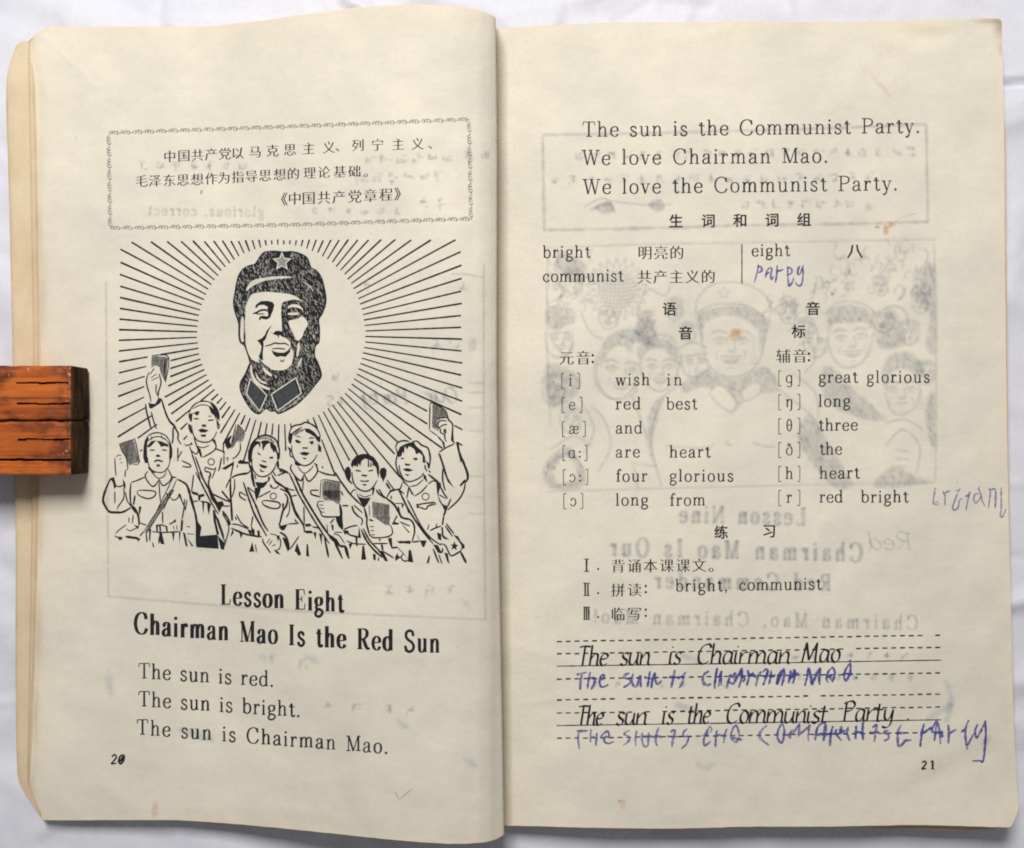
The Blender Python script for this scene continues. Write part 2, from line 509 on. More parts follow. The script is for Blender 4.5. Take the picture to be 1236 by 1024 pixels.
def line(ink, pts, w=1.3, smooth=True, taper=0.55, step=1.6, wob=0.12):
    p = resample(pts, step, smooth)
    n = len(p)
    ws = []
    sd = random.random() * 50
    for i in range(n):
        t = i / max(1, n - 1)
        e = min(1, min(t, 1 - t) * 5)
        ws.append(w * (taper + (1 - taper) * e) * (1 + wob * 2 * noise.noise(Vector((i * .35, sd, 0)))))
    strip(ink, p, ws)

def inside(x, y, poly):
    c = False
    j = len(poly) - 1
    for i in range(len(poly)):
        xi, yi = poly[i]; xj, yj = poly[j]
        if (yi > y) != (yj > y) and x < (xj - xi) * (y - yi) / (yj - yi) + xi: c = not c
        j = i
    return c

def fill(ink, outer, holes=(), grid=4.0):
    vs, es = [], []
    for lp in [outer] + list(holes):
        o = len(vs)
        vs += [Vector(p) for p in lp]
        es += [(o + i, o + (i + 1) % len(lp)) for i in range(len(lp))]
    xs = [p[0] for p in outer]; ys = [p[1] for p in outer]
    y = min(ys) + grid / 2
    while y < max(ys):
        x = min(xs) + grid / 2
        while x < max(xs):
            if inside(x, y, outer): vs.append(Vector((x + .013, y + .017)))
            x += grid
        y += grid
    r = delaunay_2d_cdt(vs, es, [], 1, 1e-5)
    V = [(p.x, p.y) for p in r[0]]
    F = []
    for f in r[2]:
        cx = sum(V[i][0] for i in f) / len(f); cy = sum(V[i][1] for i in f) / len(f)
        if inside(cx, cy, outer) and not any(inside(cx, cy, h) for h in holes): F.append(tuple(f))
    ink.add(V, F)

def pts_of(s, fr):
    ox, oy, k = fr
    return [(ox + float(a) / k, oy + float(b) / k) for a, b in (q.split(',') for q in s.split())]

def smooth_loop(p, step=1.2):
    return resample(list(p) + [p[0]], step, True)[:-1]

def draw(ink, grey, fr, spec):
    """spec lines: 'w|points' stroke, 'F|points' solid, 'g|points' grey, 'c w|x,y r' circle"""
    for row in spec.strip().split('\n'):
        row = row.strip()
        if not row: continue
        a, b = row.split('|')
        a = a.strip()
        if a == 'F': fill(ink, pts_of(b, fr), (), 5)
        elif a == 'g':
            po = pts_of(b, fr)
            fill(grey, po, (), 5)
            x = min(p[0] for p in po); ys = [p[1] for p in po]
            while x < max(p[0] for p in po):
                run = [(x + (y - ys[0]) * -.12, y) for y in (min(ys) + q * .8 for q in range(int((max(ys) - min(ys)) / .8)))]
                run = [p for p in run if inside(p[0], p[1], po)]
                if len(run) > 3: strip(ink, run[random.randint(0, 1):len(run) - random.randint(0, 2)], [random.uniform(.55, 1.0)] * len(run))
                x += random.uniform(1.5, 2.0)
        elif a == 'c':
            q = b.split()
            (cx, cy), = pts_of(q[0], fr)
            r = float(q[1]) / fr[2]
            line(ink, [(cx + r * math.cos(t * math.pi / 5), cy + r * math.sin(t * math.pi / 5)) for t in range(11)], 1.2, True, 1, 1.0)
        else: line(ink, pts_of(b, fr), float(a) * 1.22)

# ------------------------------------------------------------------ roman letters, drawn with a broad pen
X = 0.66
GL = {
 'a': (.58, 'C .09,.50 .16,.62 .28,.66 .40,.60 .42,.46;S .42,.50 .42,.10;C .42,.12 .46,.02 .56,.05;C .42,.39 .22,.34 .08,.24 .07,.12 .15,.01 .27,.02 .42,.14;D .11,.49 .06'),
 'b': (.64, 'S .14,1.03 .14,.02;H .01,1.0 .14,1.02;C .14,.48 .24,.62 .36,.66 .52,.56 .57,.33 .52,.10 .36,0 .24,.03 .14,.14'),
 'c': (.55, 'C .45,.48 .42,.60 .30,.66 .13,.55 .07,.33 .13,.11 .30,0 .42,.05 .50,.17;D .43,.49 .06'),
 'd': (.65, 'S .5,1.03 .5,.0;H .37,1.0 .5,1.02;C .5,.48 .4,.62 .28,.66 .12,.56 .07,.33 .12,.10 .28,0 .4,.04 .5,.16;E .55 0 .08'),
 'e': (.57, 'H .08,.36 .50,.36;C .50,.36 .47,.57 .30,.66 .13,.55 .07,.33 .13,.10 .31,0 .44,.05 .51,.17'),
 'f': (.40, 'C .42,.93 .36,1.03 .26,.99 .2,.84;S .2,.87 .2,0;H .04,.64 .36,.64;E .2 0 .15;D .40,.93 .055'),
 'g': (.58, 'C .28,.66 .14,.60 .09,.46 .14,.32 .28,.26 .42,.32 .47,.46 .42,.60 .28,.66;H .42,.58 .56,.66;K .18,.28 .10,.18 .16,.09 .36,.06 .50,-.02 .50,-.16 .30,-.29 .10,-.24 .06,-.12 .18,.06'),
 'h': (.66, 'S .14,1.03 .14,0;H .01,1 .14,1.02;C .14,.44 .26,.62 .38,.66 .48,.58 .5,.42;S .5,.46 .5,0;E .14 0 .13;E .5 0 .13'),
 'i': (.30, 'S .14,.66 .14,0;H .02,.63 .14,.65;E .14 0 .13;D .14,.90 .078'),
 'l': (.30, 'S .14,1.03 .14,0;H .01,1 .14,1.02;E .14 0 .13'),
 'm': (.98, 'S .14,.66 .14,0;H .02,.63 .14,.65;C .14,.44 .24,.61 .36,.66 .46,.58 .48,.42;S .48,.46 .48,0;C .48,.44 .58,.61 .70,.66 .80,.58 .82,.42;S .82,.46 .82,0;E .14 0 .12;E .48 0 .12;E .82 0 .12'),
 'n': (.66, 'S .14,.66 .14,0;H .02,.63 .14,.65;C .14,.44 .26,.62 .38,.66 .48,.58 .5,.42;S .5,.46 .5,0;E .14 0 .13;E .5 0 .13'),
 'o': (.60, 'C .30,.66 .13,.57 .07,.33 .13,.09 .30,0 .47,.09 .53,.33 .47,.57 .30,.66'),
 'p': (.64, 'S .14,.66 .14,-.3;H .02,.63 .14,.65;C .14,.48 .24,.62 .36,.66 .52,.56 .57,.33 .52,.10 .36,0 .24,.03 .14,.14;E .14 -.3 .13'),
 'r': (.47, 'S .14,.66 .14,0;H .02,.63 .14,.65;E .14 0 .14;C .14,.40 .22,.57 .33,.66 .42,.62;D .405,.57 .07'),
 's': (.50, 'K .40,.50 .36,.62 .24,.66 .12,.60 .10,.48 .18,.38 .34,.29 .43,.19 .39,.06 .25,0 .12,.05 .07,.19;H .40,.65 .40,.47;H .07,.01 .07,.2'),
 't': (.42, 'S .2,.84 .2,.14;C .2,.16 .24,.02 .33,.0 .42,.11;H .03,.64 .39,.64;H .04,.64 .2,.88'),
 'u': (.66, 'S .14,.66 .14,.2;C .14,.22 .18,.04 .30,0 .42,.06 .5,.2;S .5,.66 .5,0;H .01,.645 .14,.65;H .37,.645 .5,.65;E .55 0 .07'),
 'v': (.56, 'S .09,.66 .28,0;H .28,0 .47,.66;E .09 .66 .12;E .48 .66 .10'),
 'w': (.82, 'S .09,.66 .25,0;H .25,0 .41,.6;S .40,.66 .57,0;H .57,0 .73,.66;E .09 .66 .12;E .74 .66 .10;E .40 .66 .1'),
 'y': (.58, 'S .09,.66 .30,0.02;H .50,.66 .28,-.06;C .28,-.06 .2,-.25 .09,-.28;D .10,-.24 .06;E .09 .66 .12;E .50 .66 .1'),
 'T': (.80, 'S .4,1 .4,0;H .06,.98 .74,.98;H .06,.99 .03,.74;H .74,.99 .77,.74;E .4 0 .17'),
 'W': (1.04, 'S .09,1 .31,0;H .31,0 .52,.95;S .50,1 .74,0;H .74,0 .94,1;E .09 1 .14;E .95 1 .12;E .5 1 .12'),
 'C': (.88, 'C .78,.70 .70,.92 .48,1.02 .2,.88 .08,.5 .2,.12 .48,-.02 .7,.06 .81,.26;H .78,1 .78,.70'),
 'M': (1.0, 'H .16,1 .16,0;S .17,1 .5,0;H .5,0 .82,1;S .84,1 .84,0;E .16 0 .14;E .84 0 .16;E .12 1 .11;E .89 1 .1'),
 'P': (.76, 'S .2,1 .2,0;C .2,.98 .46,.98 .64,.9 .69,.74 .62,.58 .44,.49 .2,.49;E .2 0 .17;H .04,.98 .2,.98'),
 'L': (.72, 'S .2,1 .2,0;H .05,.02 .62,.02;H .62,.01 .67,.28;E .2 1 .17'),
 'E': (.76, 'S .2,1 .2,0;H .05,.98 .64,.98;H .63,.99 .66,.72;H .05,.02 .66,.02;H .66,.01 .70,.30;H .2,.52 .48,.52;H .48,.66 .48,.38'),
 'I': (.42, 'S .2,1 .2,0;E .2 1 .17;E .2 0 .17'),
 'R': (.84, 'S .2,1 .2,0;C .2,.98 .46,.98 .63,.9 .67,.76 .61,.60 .44,.51 .2,.51;E .2 0 .17;H .04,.98 .2,.98;S .42,.51 .62,.1;C .62,.12 .7,0 .82,.07'),
 'S': (.72, 'K .60,.76 .54,.95 .36,1.01 .17,.93 .13,.74 .26,.58 .5,.45 .63,.27 .57,.08 .36,-.01 .17,.06 .08,.27;H .61,1 .61,.72;H .08,0 .08,.30'),
 'N': (.90, 'H .16,1 .16,0;S .16,1 .76,0;H .76,0 .76,1;E .16 0 .13;E .12 1 .11;E .76 1 .13'),
 'O': (.90, 'C .44,1.02 .2,.88 .08,.5 .2,.12 .44,-.02 .68,.12 .80,.5 .68,.88 .44,1.02'),
 '.': (.28, 'D .12,.06 .085'), ',': (.28, 'D .12,.06 .085;H .18,.06 .16,-.08 .08,-.18'), '!': (.3, 'S .14,1 .14,.35;D .14,.06 .085'),
 ' ': (.42, ''),
 '[': (.40, 'H .14,1.05 .14,-.22;H .14,1.05 .36,1.05;H .14,-.22 .36,-.22'), ']': (.40, 'H .26,1.05 .26,-.22;H .26,1.05 .04,1.05;H .26,-.22 .04,-.22'),
 'æ': (.86, 'C .09,.50 .16,.62 .28,.66 .40,.60 .42,.46;S .42,.50 .42,.16;C .42,.39 .22,.34 .08,.24 .07,.12 .15,.01 .27,.02 .42,.14;H .42,.36 .78,.36;C .78,.36 .74,.57 .60,.66 .46,.55 .42,.33 .46,.10 .60,0 .72,.05 .79,.17;D .11,.49 .05'),
 'ɑ': (.66, 'S .5,.66 .5,.0;C .5,.48 .4,.62 .28,.66 .12,.56 .07,.33 .12,.10 .28,0 .4,.04 .5,.16;E .55 0 .07'),
 'ː': (.30, 'D .14,.52 .09;D .14,.12 .09'),
 'ɔ': (.55, 'C .10,.48 .13,.60 .25,.66 .42,.55 .48,.33 .42,.11 .25,0 .13,.05 .05,.17;D .12,.49 .06'),
 'ɡ': (.62, 'C .5,.48 .4,.62 .28,.66 .12,.56 .07,.34 .12,.12 .28,.03 .4,.07 .5,.2;S .5,.66 .5,-.12;C .5,-.10 .44,-.28 .26,-.3 .10,-.22'),
 'ŋ': (.62, 'S .14,.66 .14,0;H .02,.63 .14,.65;C .14,.44 .26,.62 .38,.66 .48,.58 .5,.42;S .5,.46 .5,-.06;C .5,-.04 .46,-.24 .32,-.28'),
 'θ': (.56, 'C .28,1.0 .15,.86 .09,.5 .15,.14 .28,0 .41,.14 .47,.5 .41,.86 .28,1.0;H .09,.5 .47,.5'),
 'ð': (.60, 'C .30,.62 .13,.53 .07,.31 .13,.09 .30,0 .47,.09 .53,.33 .47,.60 .34,.82 .16,1.0;K .14,.76 .42,.94'),
}

def glyph(ink, ch, x, y, cap, xs, stem, thin, lean=0, mirror=None):
    def T(px, py):
        xx = x + px * cap * xs + py * cap * lean
        if mirror is not None: xx = 2 * mirror - xx
        return (xx, y - py * cap)
    for st in GL[ch][1].split(';'):
        if not st: continue
        k, rest = st[0], st[2:]
        q = rest.split()
        if k == 'D':
            a, b = map(float, q[0].split(',')); r = float(q[1]) * cap * (0.75 + stem * 2.2)
            c = T(a, b)
            ink.add([c] + [(c[0] + r * math.cos(i * math.pi / 5), c[1] + r * math.sin(i * math.pi / 5)) for i in range(10)], [(0, i + 1, (i + 1) % 10 + 1) for i in range(10)])
            continue
        if k == 'E':
            a, b, h = map(float, q)
            b = b + (thin * .5 if b < .3 else -thin * .5)
            p = resample([T(a - h, b), T(a + h, b)], 2, False)
            strip(ink, p, [thin * cap * 1.05] * len(p))
            continue
        pp = [tuple(map(float, s.split(','))) for s in q]
        p = resample([T(*c) for c in pp], 1.3, k in 'CK')
        ws = []
        for i in range(len(p)):
            a = p[max(0, i - 1)]; b = p[min(len(p) - 1, i + 1)]
            dx, dy = b[0] - a[0], b[1] - a[1]
            L = math.hypot(dx, dy) or 1
            if k == 'S': w = stem
            elif k == 'H': w = thin
            elif k == 'K': w = thin + (stem - thin) * 0.68
            else: w = thin + (stem - thin) * (abs(dy) / L) ** 1.4
            ws.append(w * cap)
        strip(ink, p, ws)

def text(ink, s, x0, x1, y0, y1, cap, stem=.105, thin=.052, xs=1.0, mirror=False, curve=0.0):
    nat = sum(GL[c][0] for c in s) * cap * xs
    sp = (x1 - x0 - nat + .10 * cap * xs) / max(1, len(s) - 1)
    x = x0
    for c in s:
        t = (x - x0) / (x1 - x0)
        yy = y0 + (y1 - y0) * t + curve * 4 * t * (1 - t)
        glyph(ink, c, x, yy + random.uniform(-.15, .15), cap, xs, stem * random.uniform(.9, 1.1), thin * random.uniform(.92, 1.12), 0, (x0 + x1) / 2 if mirror else None)
        x += GL[c][0] * cap * xs + sp

# ------------------------------------------------------------------ Chinese characters from Blender's own font
_cv = bpy.data.curves.new("t", 'FONT'); _cv.resolution_u = 2
_to = bpy.data.objects.new("t", _cv); COL.objects.link(_to)
_cache = {}
def han_mesh(ch, wx, wy):
    key = (ch, wx, wy)
    if key in _cache: return _cache[key]
    _cv.body = ch
    bpy.context.view_layer.update()
    me = _to.evaluated_get(bpy.context.evaluated_depsgraph_get()).to_mesh()
    bm = bmesh.new(); bm.from_mesh(me)
    _to.evaluated_get(bpy.context.evaluated_depsgraph_get()).to_mesh_clear()
    bmesh.ops.remove_doubles(bm, verts=bm.verts, dist=1e-5)
    bm.normal_update()
    bm.verts.index_update()
    off = {}
    for v in bm.verts:
        n = Vector((0, 0))
        for e in v.link_edges:
            if len(e.link_faces) == 1:
                f = e.link_faces[0]
                a, b = e.verts
                d = Vector((b.co.x - a.co.x, b.co.y - a.co.y))
                if d.length < 1e-6: continue
                nn = Vector((d.y, -d.x)).normalized()
                cc = f.calc_center_median()
                mid = (a.co + b.co) / 2
                if nn.dot(Vector((cc.x - mid.x, cc.y - mid.y))) > 0: nn = -nn
                n += nn
        off[v.index] = (max(-1, min(1, n.x)) * wx, max(-1, min(1, n.y)) * wy)
    P = [(v.co.x + off[v.index][0], v.co.y + off[v.index][1]) for v in bm.verts]
    F = [tuple(v.index for v in f.verts) for f in bm.faces]
    bm.free()
    _cache[key] = (P, F)
    return _cache[key]

def han(ink, ch, cx, cy, size, slope=0.0, weight='song', xs=1.0, mirror=False):
    wx, wy = {'song': (.013, -.016), 'bold': (.022, .012), 'thin': (.004, -.016)}[weight]
    P, F = han_mesh(ch, wx, wy)
    # the ideographic em box spans about x 0..1, y -0.12..0.88
    V = []
    for x, y in P:
        dx = (x - 0.5) * size * xs
        if mirror: dx = -dx
        V.append((cx + dx, cy - (y - 0.38) * size + slope * dx))
    ink.add(V, F)

# ------------------------------------------------------------------ ARCHED PAGE: boxed quotation
box = Ink()
def border(ink, a, b, n, flip=1):
    ax, ay = a; bx, by = b
    L = math.hypot(bx - ax, by - ay)
    ux, uy = (bx - ax) / L, (by - ay) / L
    vx, vy = -uy * flip, ux * flip
    p = L / n
    for i in range(n):
        def Q(s, t): return (ax + ux * (i + s) * p + vx * t, ay + uy * (i + s) * p + vy * t)
        for arc in ([(.05, 1.2), (.13, -1.8), (.25, -2.2), (.30, .2), (.22, 1.6)], [(.30, 1.2), (.38, -2.0), (.50, -2.3), (.56, .3), (.47, 1.8)], [(.58, -1.8), (.70, -2.2), (.78, -.2), (.74, 2.0), (.64, 1.6)]):
            line(ink, [Q(s, t * random.uniform(.85, 1.15)) for s, t in arc], 1.35, True, .6, .9)
        line(ink, [Q(.76, 1.4), Q(.9, -.4), Q(1.02, 1.0)], 1.0, True, .5, .9)
        line(ink, [Q(.12, .2), Q(.2, .6)], 1.2, False); line(ink, [Q(.4, .2), Q(.48, .7)], 1.2, False)
border(box, (131, 161), (346, 153.5), 15); border(box, (346, 153.5), (567, 144.5), 15)
border(box, (133, 276), (350, 272), 15); border(box, (350, 272), (569, 264.5), 15)
border(box, (131.5, 163), (133.5, 276), 8, -1); border(box, (566.5, 147), (569, 265), 8, -1)
box.build("decorative_border", INKG, left_page)

q = Ink()
for ch, x, y in [('中', 204.9, 189), ('国', 222, 188), ('共', 238.4, 187.3), ('产', 255, 186.4), ('党', 271.5, 185.6), ('以', 286.6, 184.8), ('马', 308, 183.4), ('克', 329, 182), ('思', 350, 180.8), ('主', 372.6, 179.4), ('义', 397, 178), ('、', 412, 176), ('列', 432, 175.4), ('宁', 455.7, 174.9), ('主', 480.5, 174.4), ('义', 504, 173.8), ('、', 524, 173)]:
    han(q, ch, x, y, 15.8, -.05)
for ch, x, y in [('毛', 171, 218.5), ('泽', 187, 218.2), ('东', 204.5, 217.8), ('思', 221, 217.2), ('想', 238, 216.6), ('作', 255, 215.8), ('为', 270.5, 214.8), ('指', 287, 213.8), ('导', 303.5, 212.8), ('思', 320, 211.8), ('想', 337.5, 210.7), ('的', 354, 209.8), ('理', 373.7, 208.8), ('论', 391, 208), ('基', 410, 207.4), ('础', 428, 206.9), ('。', 446.5, 207)]:
    han(q, ch, x, y, 15.8, -.05)
for ch, x, y in [('《', 339, 240.6), ('中', 355.8, 239.6), ('国', 372.6, 239.2), ('共', 391, 238.6), ('产', 409.4, 238), ('党', 428.3, 237.2), ('章', 447, 236.2), ('程', 466, 235), ('》', 484, 234)]:
    han(q, ch, x, y, 17.0, -.05)
q.build("printed_quotation", INK, left_page)

# ------------------------------------------------------------------ ARCHED PAGE: picture
OCC = [
 [(126, 612), (132, 580), (137, 575), (137, 550), (142, 533), (165, 527), (171, 558), (172, 540), (177, 526), (190, 520), (206, 526), (211, 560), (240, 620), (240, 690), (120, 690)],
 [(180, 427), (206, 430), (204, 461), (198, 478), (206, 503), (216, 516), (221, 534), (227, 534), (226, 505), (232, 490), (248, 481.5), (262, 488), (269, 510), (264, 532), (270, 538), (278, 528), (287, 508), (297, 523), (293, 540), (290, 690), (205, 690), (210, 540), (182, 500), (174, 488), (174, 460)],
 [(298, 560), (301, 540), (314, 527), (330, 526), (338, 545), (340, 566), (348, 574), (348, 690), (276, 690), (283, 558)],
 [(346, 532), (352, 514), (368, 508), (384, 518), (391, 540), (388, 565), (408, 576), (412, 590), (412, 690), (335, 690), (343, 568)],
 [(415, 580), (417, 565), (424, 553), (440, 547), (455, 556), (462, 564), (468, 572), (464, 588), (452, 592), (478, 615), (480, 690), (400, 690), (412, 600), (424, 596)],
 [(476, 542), (484, 531), (500, 531), (514, 538), (520, 560), (516, 572), (530, 582), (535, 566), (529, 548), (536, 540), (532, 534), (517, 520), (517, 486), (538, 495), (547, 512), (552, 535), (566, 575), (560, 600), (545, 620), (550, 690), (474, 690), (468, 602), (486, 585), (478, 560)],
]
rays = Ink()
RC = (339.5, 403.5)
NR = 96
for k in range(NR):
    a = 2 * math.pi * (k + 0.42) / NR
    dx, dy = math.cos(a), math.sin(a)
    # the rounded disc
    r0 = 1 / math.sqrt((dx / 101.5) ** 2 + (dy / 108.5) ** 2) + random.uniform(-.6, .6)
    run = []
    r = r0
    def flush(run):
        if len(run) < 3: return
        t0 = 1.8 if k % 3 else 2.0
        sd = random.random() * 9
        if run[-1][0] < 330: t0 *= 1.06
        ws = [t0 * (.82 + .28 * i / len(run)) * (1 + .16 * noise.noise(Vector((i * .3, sd, 1)))) for i in range(len(run))]
        strip(rays, run, ws)
    while r < 420:
        x, y = RC[0] + r * dx, RC[1] + r * dy
        left = 144.5 - (y - 300) * .014
        top = 289.0 + max(0, 340 - x) * .016
        if x < left or x > 557.5 + (y - 300) * .004 or y < top or y > 602: break
        if y > 545 and (x < 290 or x > 520): break
        near = any(inside(x, y, o) for o in OCC)
        if near:
            flush(run); run = []
        else: run.append((x, y))
        r += 1.6
    flush(run)
rays.build("sun_rays", INKH, left_page)

# portrait inside the sun disc
Q = (270, 290, 8.536)
por = Ink(); pog = Ink(); pol = Ink(); fle = Ink()
SIL = smooth_loop(pts_of("430,115 520,108 620,116 700,112 780,130 850,165 880,210 905,280 960,310 1010,380 1040,480 1060,600 1050,680 1020,760 985,820 992,900 992,1000 982,1062 950,1095 942,1190 975,1260 1012,1395 950,1490 860,1600 760,1695 650,1760 562,1794 528,1768 482,1768 440,1742 400,1772 358,1797 290,1760 212,1650 165,1540 170,1460 218,1375 250,1295 262,1250 225,1130 205,1087 165,1052 150,980 148,860 110,740 95,640 110,540 125,450 150,360 200,290 270,255 320,240 360,180 390,140", Q))
FACE = smooth_loop(pts_of("288,560 330,545 420,532 520,537 620,547 700,562 760,590 803,628 780,622 720,613 650,628 610,642 595,680 592,760 598,860 600,925 590,985 650,1015 686,1058 690,1110 718,1150 716,1200 700,1270 660,1320 600,1342 500,1336 430,1310 372,1262 340,1256 285,1222 248,1150 226,1060 224,960 216,860 222,780 226,690 250,620", Q))
QF = (290, 340, 10.24); CHEEK = smooth_loop(pts_of("596,492 640,472 700,462 770,430 830,500 832,540 790,612 768,680 722,728 690,720 652,640 612,560", QF))
LID = smooth_loop(pts_of("580,318 640,282 720,290 768,335 772,366 720,340 640,330 588,345", QF)); EYE = smooth_loop(pts_of("586,392 640,384 720,384 722,404 690,414 600,412", QF)); EYE2 = smooth_loop(pts_of("640,346 676,346 670,364 644,364", QF))
EAR = smooth_loop(pts_of("186,790 203,800 208,880 204,1000 206,1044 182,1044 170,960 176,860", Q))
SL1 = smooth_loop(pts_of("770,1054 786,1094 766,1194 750,1194 757,1110", Q))
SL2 = smooth_loop(pts_of("800,1212 806,1230 776,1304 764,1310 770,1270", Q))
NK = smooth_loop(pts_of("405,1304 440,1334 496,1386 490,1406 440,1376 408,1340", Q))
CL1 = smooth_loop(pts_of("288,1284 300,1374 340,1444 400,1494 472,1526 466,1545 388,1515 318,1460 282,1385 272,1305", Q))
CL2 = smooth_loop(pts_of("328,1346 346,1396 390,1446 442,1466 432,1482 380,1462 340,1416", Q))
HOLES = [FACE, CHEEK, LID, EYE, EYE2, EAR, SL1, SL2, NK, CL1, CL2]
fill(por, SIL, HOLES, 3.2)
draw(por, pog, Q, """
F|497,874 470,900 440,938 425,975 395,1010 345,1034 372,1064 390,1094 380,1154 360,1200 376,1230 405,1240 402,1154 412,1084 408,1044 432,1020 452,960 472,915
F|480,948 512,960 532,938 560,933 600,942 645,975 690,1010 660,1020 600,985 570,978 565,1020 556,985 520,972
1.2|585,1230 596,1250 614,1246 622,1226
1.6|360,1230 420,1290 480,1330
""")
draw(por, pog, (290, 340, 10.24), """
F|182,318 200,280 255,242 340,238 402,255 422,292 402,365 372,432 330,472 346,402 332,352 340,312 290,287 230,292 198,330
1.7|155,398 210,380 250,356 325,345
F|205,378 250,352 325,345 338,372 300,362 250,368
2.3|235,474 256,440 300,440 340,446 372,430
F|250,436 330,440 335,470 270,462
1.0|190,398 230,402 300,398
F|512,300 530,258 565,240 660,233 745,250 775,292 770,330 735,282 660,272 610,288 585,312 580,420 600,470 575,540 520,540
1.7|580,345 640,328 720,338 775,368
F|600,345 700,338 780,372 760,410 722,378 668,372 640,380
F|600,420 640,412 690,420 760,395 770,425 700,452 650,462
1.5|305,800 380,780 425,760 480,768 550,764 605,792
1.2|395,832 470,826 555,836
F|385,848 425,868 480,880 540,880 590,852 622,800 615,872 560,930 500,922 450,934 408,900
""")
TABL = pts_of("275,1424 445,1599 370,1764 235,1584", Q); TABR = pts_of("490,1589 745,1419 800,1579 555,1759", Q)
for tab in (TABL, TABR):
    line(pol, tab + [tab[0]], 1.5, False, 1.0)
    c = (sum(p[0] for p in tab) / 4, sum(p[1] for p in tab) / 4)
    ct = Ink(); fill(ct, [(c[0] + (p[0] - c[0]) * .84, c[1] + (p[1] - c[1]) * .84) for p in tab]); ct.build("collar_tab", INKG, left_page, 10e-5)
def star_pts(cx, cy, R, r, rot=-math.pi / 2):
    return [(cx + (R if i % 2 == 0 else r) * math.cos(rot + i * math.pi / 5), cy + (R if i % 2 == 0 else r) * math.sin(rot + i * math.pi / 5)) for i in range(10)]
sc = pts_of("600,222", Q)[0]
fill(pol, star_pts(sc[0], sc[1], 12.2, 5.6))
fill(pog, star_pts(sc[0], sc[1], 8.6, 4.0)); pog.build('cap_star', INKG, left_page, 10e-5)
fill(pol, smooth_loop(pts_of("230,510 270,440 330,405 420,387 520,375 620,371 712,384 620,396 520,404 430,416 350,448 290,480 238,522", Q)))
line(pol, pts_of("820,432 870,460 922,522", Q), 1.0)
line(pol, pts_of("232,1470 222,1580 300,1700 350,1760", Q), .6)
line(pol, pts_of("560,1775 700,1700 830,1590", Q), .6)
rnd = random.Random(5)
n = 0
while n < 1500:
    x, y = rnd.uniform(280, 396), rnd.uniform(301, 502)
    if not inside(x, y, SIL) or any(inside(x, y, h) for h in HOLES) or inside(x, y, TABL) or inside(x, y, TABR): continue
    if math.hypot(x - sc[0], y - sc[1]) < 12: continue
    if not all(inside(x + ox, y + oy, SIL) for ox, oy in ((1.8, 0), (-1.8, 0), (0, 1.8), (0, -1.8))): continue
    L = rnd.uniform(1.8, 5.0); a = 1.17 + rnd.gauss(0, .16)
    dx, dy = math.cos(a) * L / 2, math.sin(a) * L / 2
    w = rnd.uniform(.35, .85)
    strip(fle, [(x - dx, y - dy), (x, y), (x + dx, y + dy)], [w * .3, w, w * .3])
    n += 1
fill_parts = por.build("portrait_drawing", INKH, left_page, 4e-5, 'woodcut portrait of a man in a star badged cap')
fle.build("hatching", FLECK, left_page, 6.5e-5)
pol.build("light_outline", LIGHT, left_page, 8e-5)

